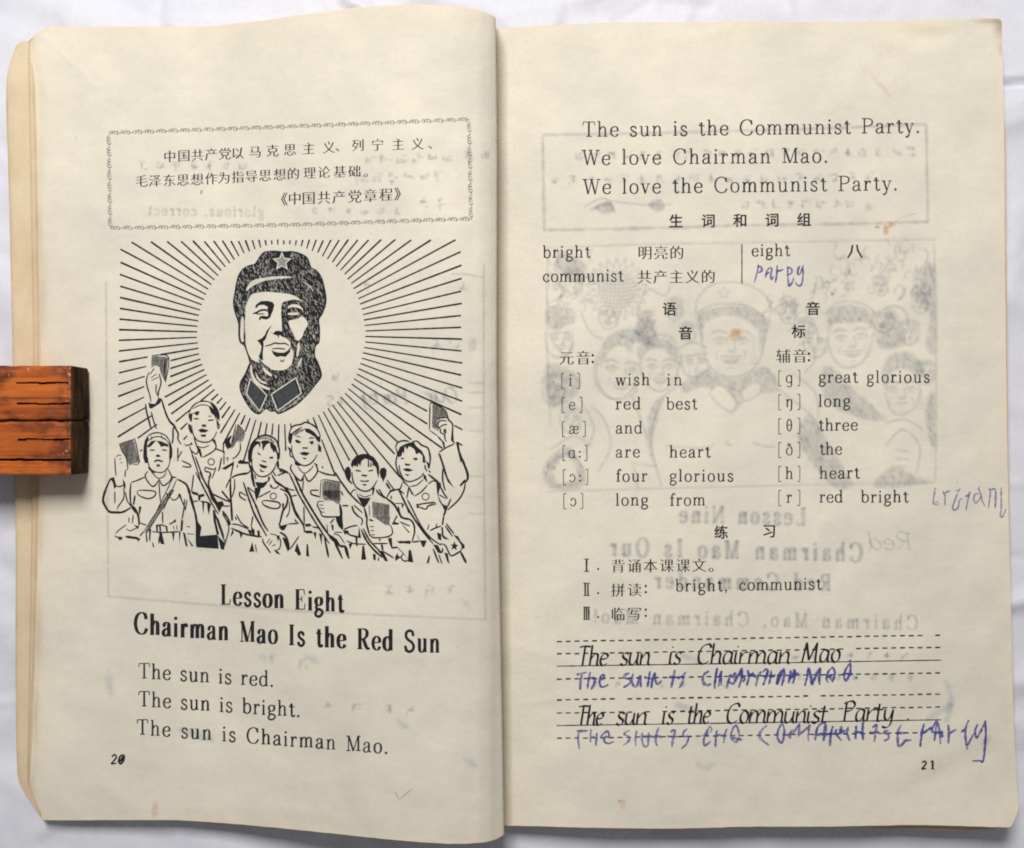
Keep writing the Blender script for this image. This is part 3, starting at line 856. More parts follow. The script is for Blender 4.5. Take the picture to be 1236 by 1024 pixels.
# the row of people below the disc
A = (120, 520, 10.24); B = (120, 590, 12.36); C = (200, 480, 10.24); D = (200, 570, 10.24); E = (280, 510, 12.8); F3 = (275, 580, 10.24)
G = (335, 505, 10.24); H = (335, 590, 10.24); I5 = (405, 535, 11.378); J = (405, 600, 11.378); K = (470, 520, 10.24); L6 = (470, 590, 10.24); M6 = (505, 475, 14.63); N2 = (165, 420, 10.24)
FIG = [
("person in a cap with one hand raised beside a booklet", [(A, """
F|545,200 560,120 590,75 612,90 592,150 587,230 592,330 602,400 562,400 540,330
1.2|585,80 640,40 720,25 800,50 850,100 880,170 895,260 890,340
1.0|600,130 660,85 740,75 820,110 850,160
.8|640,60 650,120
.8|760,50 790,110
F|590,190 640,130 700,120 640,190 600,210
F|700,125 760,130 850,170 850,200 800,190 760,200 730,150
F|850,130 880,180 895,300 872,400 860,330 865,230
1.2|595,330 610,430 650,490 720,515 790,510 850,450 870,370
2.2|605,450 650,500 690,520
1.3|620,240 685,240
1.3|770,235 835,245
F|700,300 735,293 757,320 730,327 700,322
1.6|675,385 720,365 785,385
F|700,420 740,415 755,440 715,447
1.4|600,500 565,570 660,690 740,600
1.4|740,600 790,680 890,590 845,470
1.0|640,510 700,570 740,590 800,560 830,500
1.2|735,620 745,780 755,880
1.3|565,570 480,610 390,640
1.6|890,570 950,580
g|245,165 420,110 500,390 370,430 320,330
1.0|245,165 420,110 440,120 500,390
1.2|245,165 290,270 330,330 350,470 320,490
.9|450,140 490,390 420,420
1.2|190,340 195,450 205,560
1.2|320,490 315,580
.8|205,330 235,300 270,310
.7|240,360 275,345
.7|250,400 290,390
F|130,590 180,572 212,690 182,720 165,640
1.2|200,680 250,692 300,670
F|285,590 322,650 322,720 300,700
2.3|140,590 80,720 45,850 70,930 120,1000 200,1010 290,1005 390,950
1.2|190,750 190,900
1.3|300,700 300,830 230,940 220,980
1.3|320,760 345,870 400,940
1.7|390,650 380,750 385,880 410,960 450,1020
1.8|440,800 420,920
1.4|480,740 680,750 680,810 600,840 490,800 480,740
1.0|910,580 700,1010
1.0|960,590 790,980
1.2|875,820 915,860 970,830 990,780 1020,870
F|820,768 850,780 835,812
"""), (B, """
g|1062,20 1110,20 770,560 690,680 668,650
.9|1070,10 660,640
.9|1115,20 690,690
1.2|1190,80 1230,190
F|590,260 627,270 612,350 592,405 585,330
2.2|450,240 520,290 570,380 590,480 590,550
1.0|400,540 300,610 240,670
F|228,690 262,715 345,720 335,762 290,765 278,738 235,722
2.4|390,715 480,728 580,740
F|500,735 612,740 582,795 560,760
1.2|600,710 660,640
1.0|400,600 460,630 520,600 565,590
1.0|440,430 440,510
1.2|505,390 490,520
F|510,540 590,560 582,602 540,572
1.2|600,510 700,545
1.3|780,640 900,652 1000,652 1200,640
1.3|1040,530 1110,500
F|840,540 930,530 1012,560 1022,640 1000,652 985,570 930,552 872,562 872,640 850,640
F|890,560 917,560 922,640 895,632
F|1085,500 1135,450 1145,502
.8|1100,550 1115,620
.8|1150,540 1160,620
F|740,590 772,600 757,800 740,760
1.5|700,680 710,800
1.2|790,800 810,880
F|890,650 932,660 972,832 912,822 900,760
1.5|900,700 885,820
F|1080,660 1122,660 1105,802
F|1185,650 1212,650 1195,832
1.4|940,340 945,520
"""), (D, """
1.2|160,270 220,400 240,460
1.3|235,330 220,480 200,590
1.2|265,340 240,480
F|190,590 217,600 207,720 180,742
F|210,740 242,760 272,922 245,912
F|250,790 342,912 322,922
.9|255,670 305,680
.8|260,760 350,770
2.4|150,90 250,150 290,240 310,330 345,440 375,560 385,700 380,900
F|280,240 322,300 352,392 322,362
""")]),
("person in a cap lifting a booklet high on a straight arm", [(N2, """
g|185,95 390,115 355,430 300,330 280,240 230,220 180,250
1.0|185,95 390,115 355,430
.9|352,140 335,380
1.3|150,300 120,400 130,480 165,600 175,670
1.3|275,320 300,430 270,540 265,620
.9|160,330 220,250
.8|170,372 250,322
.8|180,402 270,362
1.2|240,450 240,540 265,600
F|270,618 312,630 292,682 182,752 155,742 143,668 175,690 230,692
1.7|110,690 120,780 150,900 180,1010
1.4|180,790 210,910 245,1000
1.8|310,640 340,750 400,900 470,970 490,1010
F|395,900 452,930 492,1000 462,1002 440,952
"""), (C, """
1.7|0,190 50,290 100,340 125,390 155,450 150,510 190,580
1.7|90,370 90,500 80,570
1.4|150,620 150,790
1.1|200,660 160,740
F|215,560 250,585 300,575 322,548 332,582 250,602
1.2|290,260 290,190 330,110 400,60 480,45 570,70 630,130 660,210 660,290
1.0|330,140 420,95 500,95 570,130 610,190
F|545,68 592,80 642,150 668,230 642,292 620,220 590,140
F|283,210 310,198 332,190 322,302 300,292
F|278,320 310,340 327,452 300,432 280,380
F|330,200 380,170 422,170 400,212 360,202
F|530,108 582,140 622,220 632,302 600,222 560,190
1.4|640,310 662,340 650,390
F|625,280 652,300 642,402 630,330
1.3|320,340 335,440 380,520 450,550 540,545 600,490 630,420
1.3|345,260 410,265
1.4|520,285 595,275
.9|365,215 410,210
.9|520,230 570,230
F|445,333 495,333 502,362 450,362
F|400,400 450,383 532,405 490,432 430,432
F|430,458 502,458 490,487 440,482
1.4|350,490 380,590 440,740
1.0|390,600 460,620 540,590
1.4|605,520 612,640 460,740
F|388,600 432,640 455,745 410,692
F|560,510 612,520 622,602
1.5|610,630 710,670 720,700
1.3|300,600 310,650 380,700 400,640
1.4|310,650 430,1020
1.6|365,730 470,1020
c|562,795 40
1.4|485,860 590,890 620,860
1.4|485,860 490,910 550,930 530,1000
1.4|195,780 300,830 300,860 200,850
1.3|720,560 710,640 730,690
F|728,540 790,480 822,468 790,540 812,602 770,642 740,602
g|890,330 970,430 930,560 880,540 850,600 800,640 812,560
1.0|890,330 970,430 945,540
1.0|870,330 800,620
1.3|920,560 920,650 870,730 820,760
1.3|720,700 720,830
.9|740,760 772,740 760,792
F|690,880 720,860 830,800 838,768 845,822 740,892
1.5|690,740 670,850 650,910
1.4|840,800 800,990
1.1|620,880 570,1000
F|888,800 920,768 960,798 1022,790 1022,817 930,822
1.3|890,830 880,870
1.5|810,1000 870,960 1000,930
"""), (D, """
1.4|345,30 320,240
1.7|370,0 560,370 650,520
1.9|420,0 520,190 620,350
1.6|560,20 530,120 540,190 580,270
F|510,180 562,240 642,370 702,410 662,502 612,402 560,332
F|365,560 442,680 425,790 640,772 655,948 375,928 385,760
F|310,230 402,258 402,292 330,272
F|400,280 472,268 482,297 432,312 422,362 400,342
1.4|430,360 540,380
1.2|340,360 400,360
F|450,370 477,375 466,522 455,452
F|510,380 562,390 531,532 515,452
F|580,460 612,480 622,602 662,772 630,772 590,602
1.6|610,510 700,780 730,860
1.3|640,560 720,800
1.6|700,510 790,660
1.2|760,640 780,710 720,930
F|640,780 732,880 722,962 680,952
2.0|700,480 760,560 800,650
1.6|580,270 700,330 790,370
1.8|690,230 770,330 800,370
1.3|740,200 800,70
F|630,370 702,358 722,402 680,442 640,432
1.2|700,420 790,420
2.0|800,80 800,250 810,400 825,600
1.3|850,80 850,200 820,310
""")]),
("girl with a side braid and a round badge on her jacket", [(E, """
1.8|270,420 300,340 370,260 450,210 540,200 640,240 700,310 730,420 735,540
g|400,240 500,217 600,240 660,300 650,330 560,270 470,260 410,280
F|248,440 290,360 340,290 400,288 432,300 442,340 430,402 410,332 370,352 330,402 312,482 302,602 270,642 245,562
F|440,300 480,278 560,278 592,310 530,342 492,402 490,442 465,402 470,342
F|580,300 620,308 682,370 702,460 742,480 737,562 700,592 690,482 660,442 640,472 620,412 600,402
F|688,600 722,590 732,682 702,722 690,662
F|718,700 760,758 850,758 862,792 800,772 740,772
F|243,600 280,648 312,700 332,800 362,1002 330,992 290,852 290,772 260,682
F|88,632 130,578 200,598 252,618 240,642 140,642
1.4|310,560 310,680 350,770 420,830 510,835 590,790 650,720 690,620
F|385,458 440,488 452,512 400,492
1.8|575,550 640,540
F|450,583 532,600 520,622 460,602
F|420,638 480,658 552,680 520,712 460,702 430,672
1.4|440,720 450,755 500,760
1.2|350,800 370,880
F|360,920 480,930 562,898 530,962 480,1012 400,1022 370,962
F|560,830 592,850 580,902 550,922
1.6|0,850 100,810 230,790 290,740
1.8|610,800 660,890 700,940 820,1010
1.3|700,820 840,770
1.4|630,760 680,830
F|580,948 622,978 622,1012 590,1002
"""), (F3, """
F|330,88 412,90 380,202 350,252 330,162
1.3|380,210 530,130
1.3|240,80 330,150
1.2|525,50 545,90 600,95 630,60
1.3|145,140 230,190
1.5|145,140 150,200 225,250
c|562,195 38
1.6|440,250 630,275 630,340 540,345 440,300 440,250
1.9|190,20 260,230 330,420 440,620 480,690
2.0|240,90 340,300 430,520 500,630
2.0|30,60 40,300 50,500
1.4|105,420 170,530 260,590
1.4|90,450 110,490
1.4|50,540 130,550 250,600
1.9|40,590 130,630 240,670 420,700
F|60,590 72,650 30,702
F|140,640 187,660 160,717
1.4|310,440 290,560
F|280,540 312,600 332,610 332,692 300,682
F|360,620 392,620 402,702 370,692
F|240,600 292,620 292,682 260,652
F|302,758 327,882 263,882
1.1|340,790 355,890
1.6|440,720 430,750 480,830 530,900
.9|480,780 520,720
.9|510,800 550,740
.9|545,815 590,790
1.2|520,660 600,680 650,740 640,840 570,870
F|570,858 620,878 652,922 600,902
2.0|700,160 740,220 720,320 680,380 650,500 630,560
1.2|760,260 760,380 720,460
1.2|690,280 680,380
F|660,560 742,538 700,612 670,622 630,582 650,540
F|820,468 872,522 830,512
1.4|740,540 880,530
2.0|640,640 720,700 760,840
F|670,698 722,720 772,842 740,882 700,782
1.3|770,850 880,690
F|600,680 642,680 620,762
2.0|580,0 700,90 760,160 800,280 840,390 920,520
""")]),
("person in a cap holding a booklet against the chest", [(G, """
1.6|140,190 190,100 290,75 340,50 400,65 470,110 510,170 530,230
1.2|170,200 230,150 300,110
g|190,190 250,140 330,130 330,155 260,185 210,225
F|330,128 390,128 452,168 502,228 532,220 527,302 490,282 460,232 400,192 350,172
F|140,178 192,190 182,242 167,322 140,302 128,250
F|118,350 162,370 172,422 150,412
1.4|150,400 160,470 190,480
F|500,308 542,360 537,422 500,402
F|222,228 250,214 304,244 252,230
F|213,275 240,263 292,290 270,312 230,302
F|388,290 440,278 447,310 420,327
1.2|390,252 420,241 452,247
F|305,358 377,360 370,377 310,377
F|270,430 330,413 402,430 360,462 310,457
F|300,488 362,490 340,512
1.4|175,330 180,430 220,520 300,580 370,580 440,530 490,450
F|208,530 260,558 312,580 250,592 215,572
1.6|180,570 160,620 220,720 290,770 330,690
1.6|330,690 390,780 490,670 480,590 450,550
1.1|250,600 330,680 420,620 440,580
F|450,548 492,570 502,642 480,602
1.6|500,650 600,690 730,710
1.5|730,710 820,830 920,970
1.2|320,720 310,900
1.6|140,670 290,1000
2.0|200,690 350,1020
1.4|410,890 510,890
1.6|410,890 420,940 520,970
1.3|100,850 150,880 210,890
1.3|170,965 240,950
F|0,608 70,628 132,660 132,692 80,662 20,642
1.3|0,710 90,670
g|572,770 775,790 780,1020 572,1020
.9|535,770 525,1000
.9|560,780 560,1000
1.0|535,770 600,760 775,790
"""), (H, """
g|560,20 780,20 770,200 720,180 600,90 570,100
1.6|510,150 490,200 530,280 570,345 770,345
.9|510,160 570,155
.9|510,200 570,205
.9|530,240 580,250
1.0|540,290 580,290
2.0|775,200 790,300 790,500
F|720,358 790,318 802,502 760,472
1.4|700,370 650,430
1.8|220,0 420,340 560,560 640,680
2.2|270,0 500,380 660,610
F|600,538 702,600 782,700 832,708 800,732 740,702 650,622
2.0|580,600 600,700 630,850
2.0|700,650 800,860
2.1|830,700 850,790 885,860
F|330,438 402,430 422,462 350,472
F|330,518 420,518 442,552 350,552
1.4|430,470 520,490
F|440,540 482,540 470,632
F|510,550 552,560 545,702
F|358,680 377,690 392,842 353,832
1.4|325,220 330,440
1.2|60,180 70,280
1.1|690,560 760,580 830,680
1.1|700,540 800,540
F|660,438 692,450 692,522 675,512
.9|610,440 620,540
F|213,760 242,668 292,812 260,832
1.4|210,770 250,780
2.2|30,0 140,60 180,180 220,300 290,400 325,470 330,540
""")]),
("girl with two pigtails holding a booklet at her chest", [(I5, """
F|208,300 225,240 280,178 360,148 440,148 522,188 582,268 602,340 592,482 570,422 560,342 520,292 500,252 440,222 400,212 360,242 330,302 310,262 280,322 250,302 230,342
1.4|270,250 265,320
1.4|310,240 300,330
1.4|345,230 335,310
1.4|450,230 455,330
1.3|490,260 485,330
1.3|520,260 515,320
F|118,400 140,338 180,318 212,370 212,452 190,522 150,492
1.8|160,490 230,560
F|603,400 620,348 670,333 702,370 697,442 650,542 640,492 620,472
1.5|225,400 240,520 290,610 370,655 450,655 520,600 570,510
1.4|270,375 350,385
1.4|450,385 520,370
F|355,428 442,440 420,462 360,452
F|335,508 390,518 462,508 450,532 400,532 350,532
F|360,563 432,563 400,592
F|273,620 300,698 340,758 402,882 350,832 300,732
F|320,740 400,758 482,748 440,832 390,892 350,822
.9|320,700 400,740 490,710
F|508,600 542,620 520,702 500,722
2.0|560,640 600,700 700,760
1.4|700,760 740,680 770,660 900,620
1.5|760,720 770,770
2.0|690,545 750,630
2.2|700,760 800,840 860,940 900,1020
1.2|210,700 240,650 280,640
1.8|0,400 80,540 200,700 330,830 390,880
1.5|390,880 410,960 415,1020
1.8|225,860 250,940 310,1000
1.3|250,850 370,960
1.1|290,890 350,940
F|88,850 170,848 182,870 100,872
g|500,800 740,840 745,1020 510,1020
.9|460,850 470,1010
"""), (J, """
g|510,270 745,270 740,390 690,390 600,330
2.2|60,100 80,300 95,450
1.6|110,450 200,410 300,390
1.8|230,150 270,230 350,290
1.4|350,280 370,330 350,390
1.8|400,160 430,280 430,380 470,530
1.6|460,310 520,330
.9|470,405 530,410
1.0|480,460 530,465
1.0|490,520 540,520
1.4|440,470 500,550 600,560 720,545 780,500 770,420 740,380
F|770,378 840,248 852,270 810,342 872,360 860,382
2.3|860,620 960,620 1020,610
2.0|860,130 900,270 1020,310
F|908,360 1022,490 1000,492 930,402
1.4|880,340 1020,400
2.0|350,440 420,590 520,720 640,830
1.8|380,430 470,600 600,740 700,880
F|588,740 652,738 722,882 680,882
F|98,460 170,458 192,510 310,538 320,400 352,562 290,562 190,532 150,502 130,522
1.4|150,600 250,640 420,650
1.4|510,640 720,640
F|588,568 622,580 610,622
F|718,568 772,560 782,688 842,678 932,768 1012,882 940,792 850,702 770,712 740,642
F|620,648 652,660 662,742 630,722
F|178,640 232,640 200,722
F|270,560 302,560 302,692 280,662
F|368,670 392,670 422,862 353,862
F|508,780 552,790 552,872 520,862
1.6|590,830 590,880
1.5|660,750 800,840
F|820,820 850,768 862,810 902,830 860,852 820,882
1.5|930,780 900,830 940,880 1000,870
F|0,278 72,268 92,452 40,402 10,332
2.2|0,570 60,670 140,690 180,850
2.0|10,650 95,850
""")]),
("person in a cap with one bent arm raising a booklet", [(K, """
1.6|75,210 100,150 160,125 240,130
1.6|75,210 100,280 80,400 110,520 150,600
F|110,330 100,270 130,200 190,168 240,148 300,138 332,190 402,250 442,330 442,402 410,392 410,312 370,272 330,292 310,232 270,202 240,192 220,232 190,192 180,282 160,262 150,312
1.8|280,140 340,130 400,180 470,210 495,270 505,350 490,470
F|438,360 497,410 482,482 465,412
1.4|440,420 445,470 470,500
F|288,340 340,333 352,360 310,367
1.5|140,340 180,345
F|183,405 262,413 250,432 200,432
F|168,470 230,463 297,490 240,507 190,497
F|188,535 252,543 220,562
1.4|120,420 135,520 180,600 240,630 320,610 390,570 420,520
F|418,530 452,558 472,642 450,622 420,582
1.0|250,690 340,670 420,600
F|128,540 180,618 252,700 314,812 270,782 230,692 170,642
1.3|310,810 400,750 470,670
1.3|480,660 540,620 600,640
2.0|480,540 610,640
c|447,815 43
1.5|340,920 430,900 560,890 565,920
F|333,900 362,910 362,962 335,952
1.5|360,940 450,970 480,930 560,910
1.4|0,740 60,730 130,720 160,640
1.5|120,730 180,780
1.6|110,730 200,900 240,1020
1.4|220,850 310,1020
1.5|240,700 215,840
F|153,890 182,910 160,962 150,932
1.0|70,900 160,900
1.4|610,270 700,210 800,165
1.7|665,130 680,220
1.4|780,0 790,130 810,160
F|820,138 857,140 872,250 902,330 880,402 865,332 840,232
2.5|880,310 930,430 965,530 965,600 930,640
1.6|940,620 920,740 850,860 720,980
F|600,278 632,290 682,440 722,580 802,712 720,632 680,532 640,392
1.7|660,470 660,620 690,740
F|578,640 632,640 642,690 622,720 602,800 650,898 722,950 690,1022 670,952 620,882 590,782
1.6|630,690 670,770 720,840
1.2|610,790 700,840
1.5|760,840 720,940
F|868,670 930,598 942,630 880,692
"""), (L6, """
F|648,200 722,210 702,290 680,342 660,332 680,272
1.8|670,340 655,450
1.4|500,520 560,490 640,460
1.2|470,510 490,440
1.2|570,490 590,430
2.0|110,0 220,230 340,420 440,560 540,680
1.6|240,160 380,440 500,600 640,700
1.8|570,700 610,780 650,780 660,730
F|540,690 600,698 652,802 600,792
F|588,540 642,560 642,642 600,622
F|638,470 662,480 672,580 742,632 680,622 650,592
1.6|690,460 780,590
1.6|700,430 800,560
F|788,570 850,588 882,650 932,700 927,742 890,742 890,702 850,642
1.6|890,740 880,770 770,830 730,780 690,700 630,680
F|758,690 790,690 800,648 820,690 852,700 825,720 832,762 795,735 763,762 780,715
2.6|880,780 950,920
F|678,790 722,800 742,932 715,902
1.8|540,740 610,920
1.3|610,810 650,930
F|490,818 502,850 487,922 458,922
F|338,560 380,640 462,640 430,722 410,722 380,652 350,602
1.6|280,660 370,650
1.8|140,360 250,380 300,440 310,540 280,650
F|88,650 270,648 260,682 130,672
F|238,758 267,758 297,912 228,902
"""), (M6, """
g|250,170 490,300 510,430 420,420 340,440 310,540 380,680 300,640 240,600
1.2|205,190 200,400 195,640
1.2|205,190 250,165 490,300
1.0|195,650 340,750
1.7|490,310 530,460 600,540 600,700 590,830 640,870
1.4|330,450 430,430 500,430
1.2|330,540 400,480 500,490
1.2|380,600 430,560 510,550
F|438,640 480,618 497,680 480,722 450,692
1.5|310,540 390,640 390,690 460,730 470,810 500,850
1.5|340,760 430,860 450,940
""")]),
]
for label, parts in FIG:
    fi, fg = Ink(), Ink()
    for fr, spec in parts: draw(fi, fg, fr, spec)
    fi.build("figure_drawing", INKH, left_page, 5.5e-5, label)
    if fg.v: fg.build("grey_tone", INKG, left_page, 4.2e-5)

# ------------------------------------------------------------------ ARCHED PAGE: headings and text
hd = Ink()
text(hd, "Lesson Eight", 266, 413, 730, 739.6, 24.5, .172, .050, .74)
text(hd, "Chairman Mao Is the Red Sun", 162, 529, 765, 788.5, 25, .172, .050, .74, False, 2.0)
hd.build("heading", INKH, left_page)
tx = Ink()
text(tx, "The sun is red.", 167, 329, 819, 829.5, 18.5, .132, .062, .95)
text(tx, "The sun is bright.", 167, 361, 853, 866, 18.5, .132, .062, .95)
text(tx, "The sun is Chairman Mao.", 165, 467, 887, 910.5, 18.5, .132, .062, .95)
tx.build("printed_text", INK, left_page)

def page_number(page, x, y, s, blot):
    pn = Ink()
    if s == '20':
        line(pn, [(x - 8, y - 6), (x - 5, y - 9), (x - 2.5, y - 6), (x - 6, y - 1), (x - 8.5, y + 2), (x - 2.5, y + 1.4)], 2.0, True, .8, .8)
        line(pn, [(x + 5, y - 8.5), (x + 1.5, y - 6), (x + 0.5, y), (x + 3, y + 2), (x + 6, y - 2), (x + 7, y - 7), (x + 5, y - 8.5)], 2.4, True, .8, .8)
        line(pn, [(x + 2, y), (x + 5.5, y - 7)], 2.4, False)
    else:
        line(pn, [(x - 8, y - 6), (x - 5.5, y - 8), (x - 3, y - 6), (x - 5.5, y - 2), (x - 8, y + 1.2), (x - 3, y + .8)], 2.1, True, .8, .8)
        line(pn, [(x + 2.5, y - 7), (x + 5, y - 8.5), (x + 4.6, y + 1.4)], 2.5, False, .8)
        line(pn, [(x + 2.2, y + 1.4), (x + 7.2, y + 1.2)], 1.2, False)
    pn.build("page_number", INKH if blot else INK, page)
page_number(left_page, 143, 920, '20', True)
page_number(right_page, 1121, 927, '21', False)

# ------------------------------------------------------------------ FLAT PAGE: printing
t = Ink()
text(t, "The sun is the Communist Party.", 703, 1109, 165.3, 160.5, 18.2, .115, .058, 1.07)
text(t, "We love Chairman Mao.", 703, 998, 199.3, 196.5, 18.2, .115, .058, 1.07)
text(t, "We love the Communist Party.", 704, 1082, 234.5, 229.8, 18.2, .115, .058, 1.07)
t.build("printed_sentences", INK, right_page)
t = Ink()
for ch, x in zip("生词和词组", (816, 855, 893.5, 932, 970.5)): han(t, ch, x, 267 - (x - 816) * .012, 17.4, -.01, 'bold')
t.build("vocabulary_heading", INKH, right_page); t = Ink()
for ch, x, y in (('练', 870.5, 642.5), ('习', 928.5, 641)): han(t, ch, x, y, 17.2, -.01, 'bold')
t.build("exercise_heading", INKH, right_page); t = Ink()
for pair in ((('语', 808, 373), ('音', 827.5, 402)), (('音', 981.5, 372.5), ('标', 964, 400))):
    t = Ink()
    for ch, x, y in pair: han(t, ch, x, y, 17.2, -.01, 'bold')
    t.build("phonetics_heading", INKH, right_page)
t = Ink()
sm = dict(stem=.128, thin=.064, xs=1.07)
text(t, "bright", 655, 711, 311.5, 311, 14.6, **sm); text(t, "communist", 655, 751, 340.5, 339.8, 14.6, **sm); text(t, "eight", 907, 952, 309.5, 309, 14.6, **sm)
for i, ch in enumerate("明亮的"): han(t, ch, 778.5 + i * 19.2, 305.2 - i * .1, 18.0, -.01, 'song')
for i, ch in enumerate("共产主义的"): han(t, ch, 778 + i * 19.2, 334.4 - i * .1, 18.0, -.01, 'song')
han(t, '八', 1032, 303, 19, -.01, 'bold')
line(t, [(895.5, 295), (895.5, 342.5)], 1.3, False, 1, 2)
t.build("word_list", INK, right_page)
t = Ink()
for i, ch in enumerate("元音"): han(t, ch, 684 + i * 20, 432.3 - i * .3, 18.2, -.01)
for i, ch in enumerate("辅音"): han(t, ch, 945.5 + i * 20, 430 - i * .3, 18.2, -.01)
for x, y in ((715.5, 437), (715.5, 429), (976.5, 435), (976.5, 427)):
    t.add([(x, y)] + [(x + 1.7 * math.cos(i), y + 1.7 * math.sin(i)) for i in range(6)], [(0, i + 1, i % 6 + 2 if i < 5 else 1) for i in range(6)])
rowsL = [("i", 700, ("wish", 743, 783), ("in", 805, 822)), ("e", 703, ("red", 743, 772), ("best", 804, 840)), ("æ", 707, ("and", 743, 774)), ("ɑː", 709, ("are", 743, 771), ("heart", 808, 856)),
         ("ɔː", 710, ("four", 743, 780), ("glorious", 808, 884)), ("ɔ", 704, ("long", 743, 781), ("from", 808, 850))]
for k, (ipa, xe, *ws) in enumerate(rowsL):
    y = 466 + 29.05 * k
    text(t, "[" + ipa + "]", 676 + k * .5, xe, y, y - .3, 14.4, .10, .062)
    for w, a, b in ws: text(t, w, a, b, y - .6, y - .9, 14.6, **sm)
rowsR = [("ɡ", ("great", 988, 1034), ("glorious", 1046, 1121)), ("ŋ", ("long", 988, 1025)), ("θ", ("three", 988, 1034)), ("ð", ("the", 989, 1015)), ("h", ("heart", 989, 1036)), ("r", ("red", 989, 1016), ("bright", 1039, 1095))]
for k, (ipa, *ws) in enumerate(rowsR):
    y = 462.5 + 28.9 * k
    text(t, "[" + ipa + "]", 938, 966, y + .3, y, 14.4, .115, .062)
    for w, a, b in ws: text(t, w, a, b, y - .2, y - .6, 14.6, **sm)
t.build("phonetic_table", INK, right_page)
t = Ink()
def roman(n, x, y):
    for i in range(n):
        xx = x + (i - (n - 1) / 2) * (3.3 if n == 2 else 2.6)
        line(t, [(xx, y - 7.5), (xx, y + 7.5)], 2.2 if n == 1 else 1.9, False, 1)
    hw = 3.2 if n == 1 else 4
    for yy in (-7.5, 7.5): line(t, [(x - hw, y + yy), (x + hw, y + yy)], 1.0, False, 1)
for n_, y in ((1, 683), (2, 712), (3, 741)):
    roman(n_, 708, y - .5)
    t.add([(722, y + 4)] + [(722 + 1.4 * math.cos(i), y + 4 + 1.4 * math.sin(i)) for i in range(6)], [(0, i + 1, i + 2 if i < 5 else 1) for i in range(6)])
for i, ch in enumerate("背诵本课课文"): han(t, ch, 746 + i * 19.6, 683.3 - i * .15, 17.8, -.01)
han(t, '。', 864, 682.6, 19)
for ch, x, y in (('拼', 746, 712.5), ('读', 766, 712.2), ('临', 746, 741.3), ('写', 766, 741)): han(t, ch, x, y, 17.8, -.01)
for y in (715, 707.5, 743.5, 736):
    t.add([(779.5, y)] + [(779.5 + 1.6 * math.cos(i), y + 1.6 * math.sin(i)) for i in range(6)], [(0, i + 1, i + 2 if i < 5 else 1) for i in range(6)])
text(t, "bright,", 815, 877, 714, 713.5, 14.6, **sm); text(t, "communist", 892, 990, 713, 711.8, 14.6, **sm)
t.build("exercise_list", INK, right_page)

# ruled copy lines
rl = Ink()
def dashed(x0, y0, x1, y1):
    n = int((x1 - x0) / 10.6)
    for i in range(n + 1):
        a = i / (n + .6); b = a + .60 / (n + .6)
        if random.random() < .03: continue
        j = random.uniform(-.25, .25)
        line(rl, [(x0 + (x1 - x0) * a, y0 + (y1 - y0) * a + j), (x0 + (x1 - x0) * b, y0 + (y1 - y0) * b + j)], random.uniform(1.5, 2.0), False, .8)
for y0, y1, s in ((774.5, 766.8, 0), (789.5, 781.5, 0), (804.3, 797, 1), (820, 812.5, 0), (845, 838, 0), (861, 853.5, 0), (876, 869, 1), (891.5, 884, 0)):
    if s: line(rl, [(672, y0), (900, (y0 + y1) / 2 + .2), (1136, y1)], 1.25, True, 1, 3, .2)
    else: dashed(672, y0, 1135 if y0 < 890 else 1118, y1 if y0 < 890 else 884.3)
rl.build("ruled_lines", INK, right_page)

# printed italic copybook sentences
IT = {
 'T': (.50, "-.02,.90 .20,.95 .44,.93;.21,.94 .20,0"), 'h': (.42, "0,1 0,0;0,.28 .12,.54 .24,.58 .29,.45 .29,.08 .36,.03"), 'e': (.38, "0,.32 .22,.36 .28,.50 .16,.60 .02,.45 0,.2 .1,.02 .28,.12"),
 's': (.34, ".27,.54 .15,.60 .04,.48 .1,.34 .22,.24 .22,.08 .1,0 -.02,.08"), 'u': (.44, "0,.58 0,.15 .08,.02 .2,.1 .3,.38;.3,.58 .3,.1 .38,.03"),
 'n': (.44, "0,.58 0,0;0,.28 .14,.55 .25,.57 .3,.42 .3,.08 .38,.03"), 'i': (.18, "0,.58 0,.08 .08,.03;.03,.80 .05,.86"), 'a': (.44, ".3,.52 .15,.60 .02,.4 .02,.12 .12,.01 .26,.2 .3,.56;.3,.58 .3,.08 .38,.03"),
 'r': (.34, "0,.58 0,0;0,.28 .12,.53 .26,.57"), 'm': (.68, "0,.58 0,0;0,.28 .12,.55 .22,.57 .27,.42 .27,0;.27,.28 .40,.55 .50,.57 .55,.42 .55,.08 .63,.03"),
 'o': (.38, ".15,.6 .02,.42 .02,.15 .15,0 .28,.15 .28,.45 .15,.6"), 't': (.30, ".06,.85 .05,.1 .14,.02 .24,.08;-.06,.56 .22,.58"),
 'y': (.42, "0,.58 .01,.2 .1,.06 .22,.2 .3,.56;.3,.58 .27,-.1 .12,-.30 -.04,-.24"), 'C': (.50, ".42,.78 .34,.95 .12,.86 0,.5 .04,.12 .2,0 .40,.14"),
 'M': (.66, "0,0 .08,.95;.08,.95 .25,.1;.25,.1 .48,.95;.48,.95 .50,.05 .56,0"), 'P': (.48, ".06,.95 .06,0;-.04,.86 .25,.98 .38,.80 .26,.54 .06,.48"), '.': (.2, "0,.0 .05,.07;.05,.02 .0,.06"),
 'O': (.5, ".2,.95 .02,.6 .02,.2 .2,0 .38,.3 .38,.75 .2,.95"), 'R': (.5, ".06,.95 .06,0;-.04,.86 .25,.98 .38,.80 .26,.54 .06,.48;.16,.5 .40,0"), 'd': (.44, ".3,.52 .15,.60 .02,.4 .02,.12 .12,.01 .26,.2 .3,.56;.3,1 .3,.08 .38,.03")}
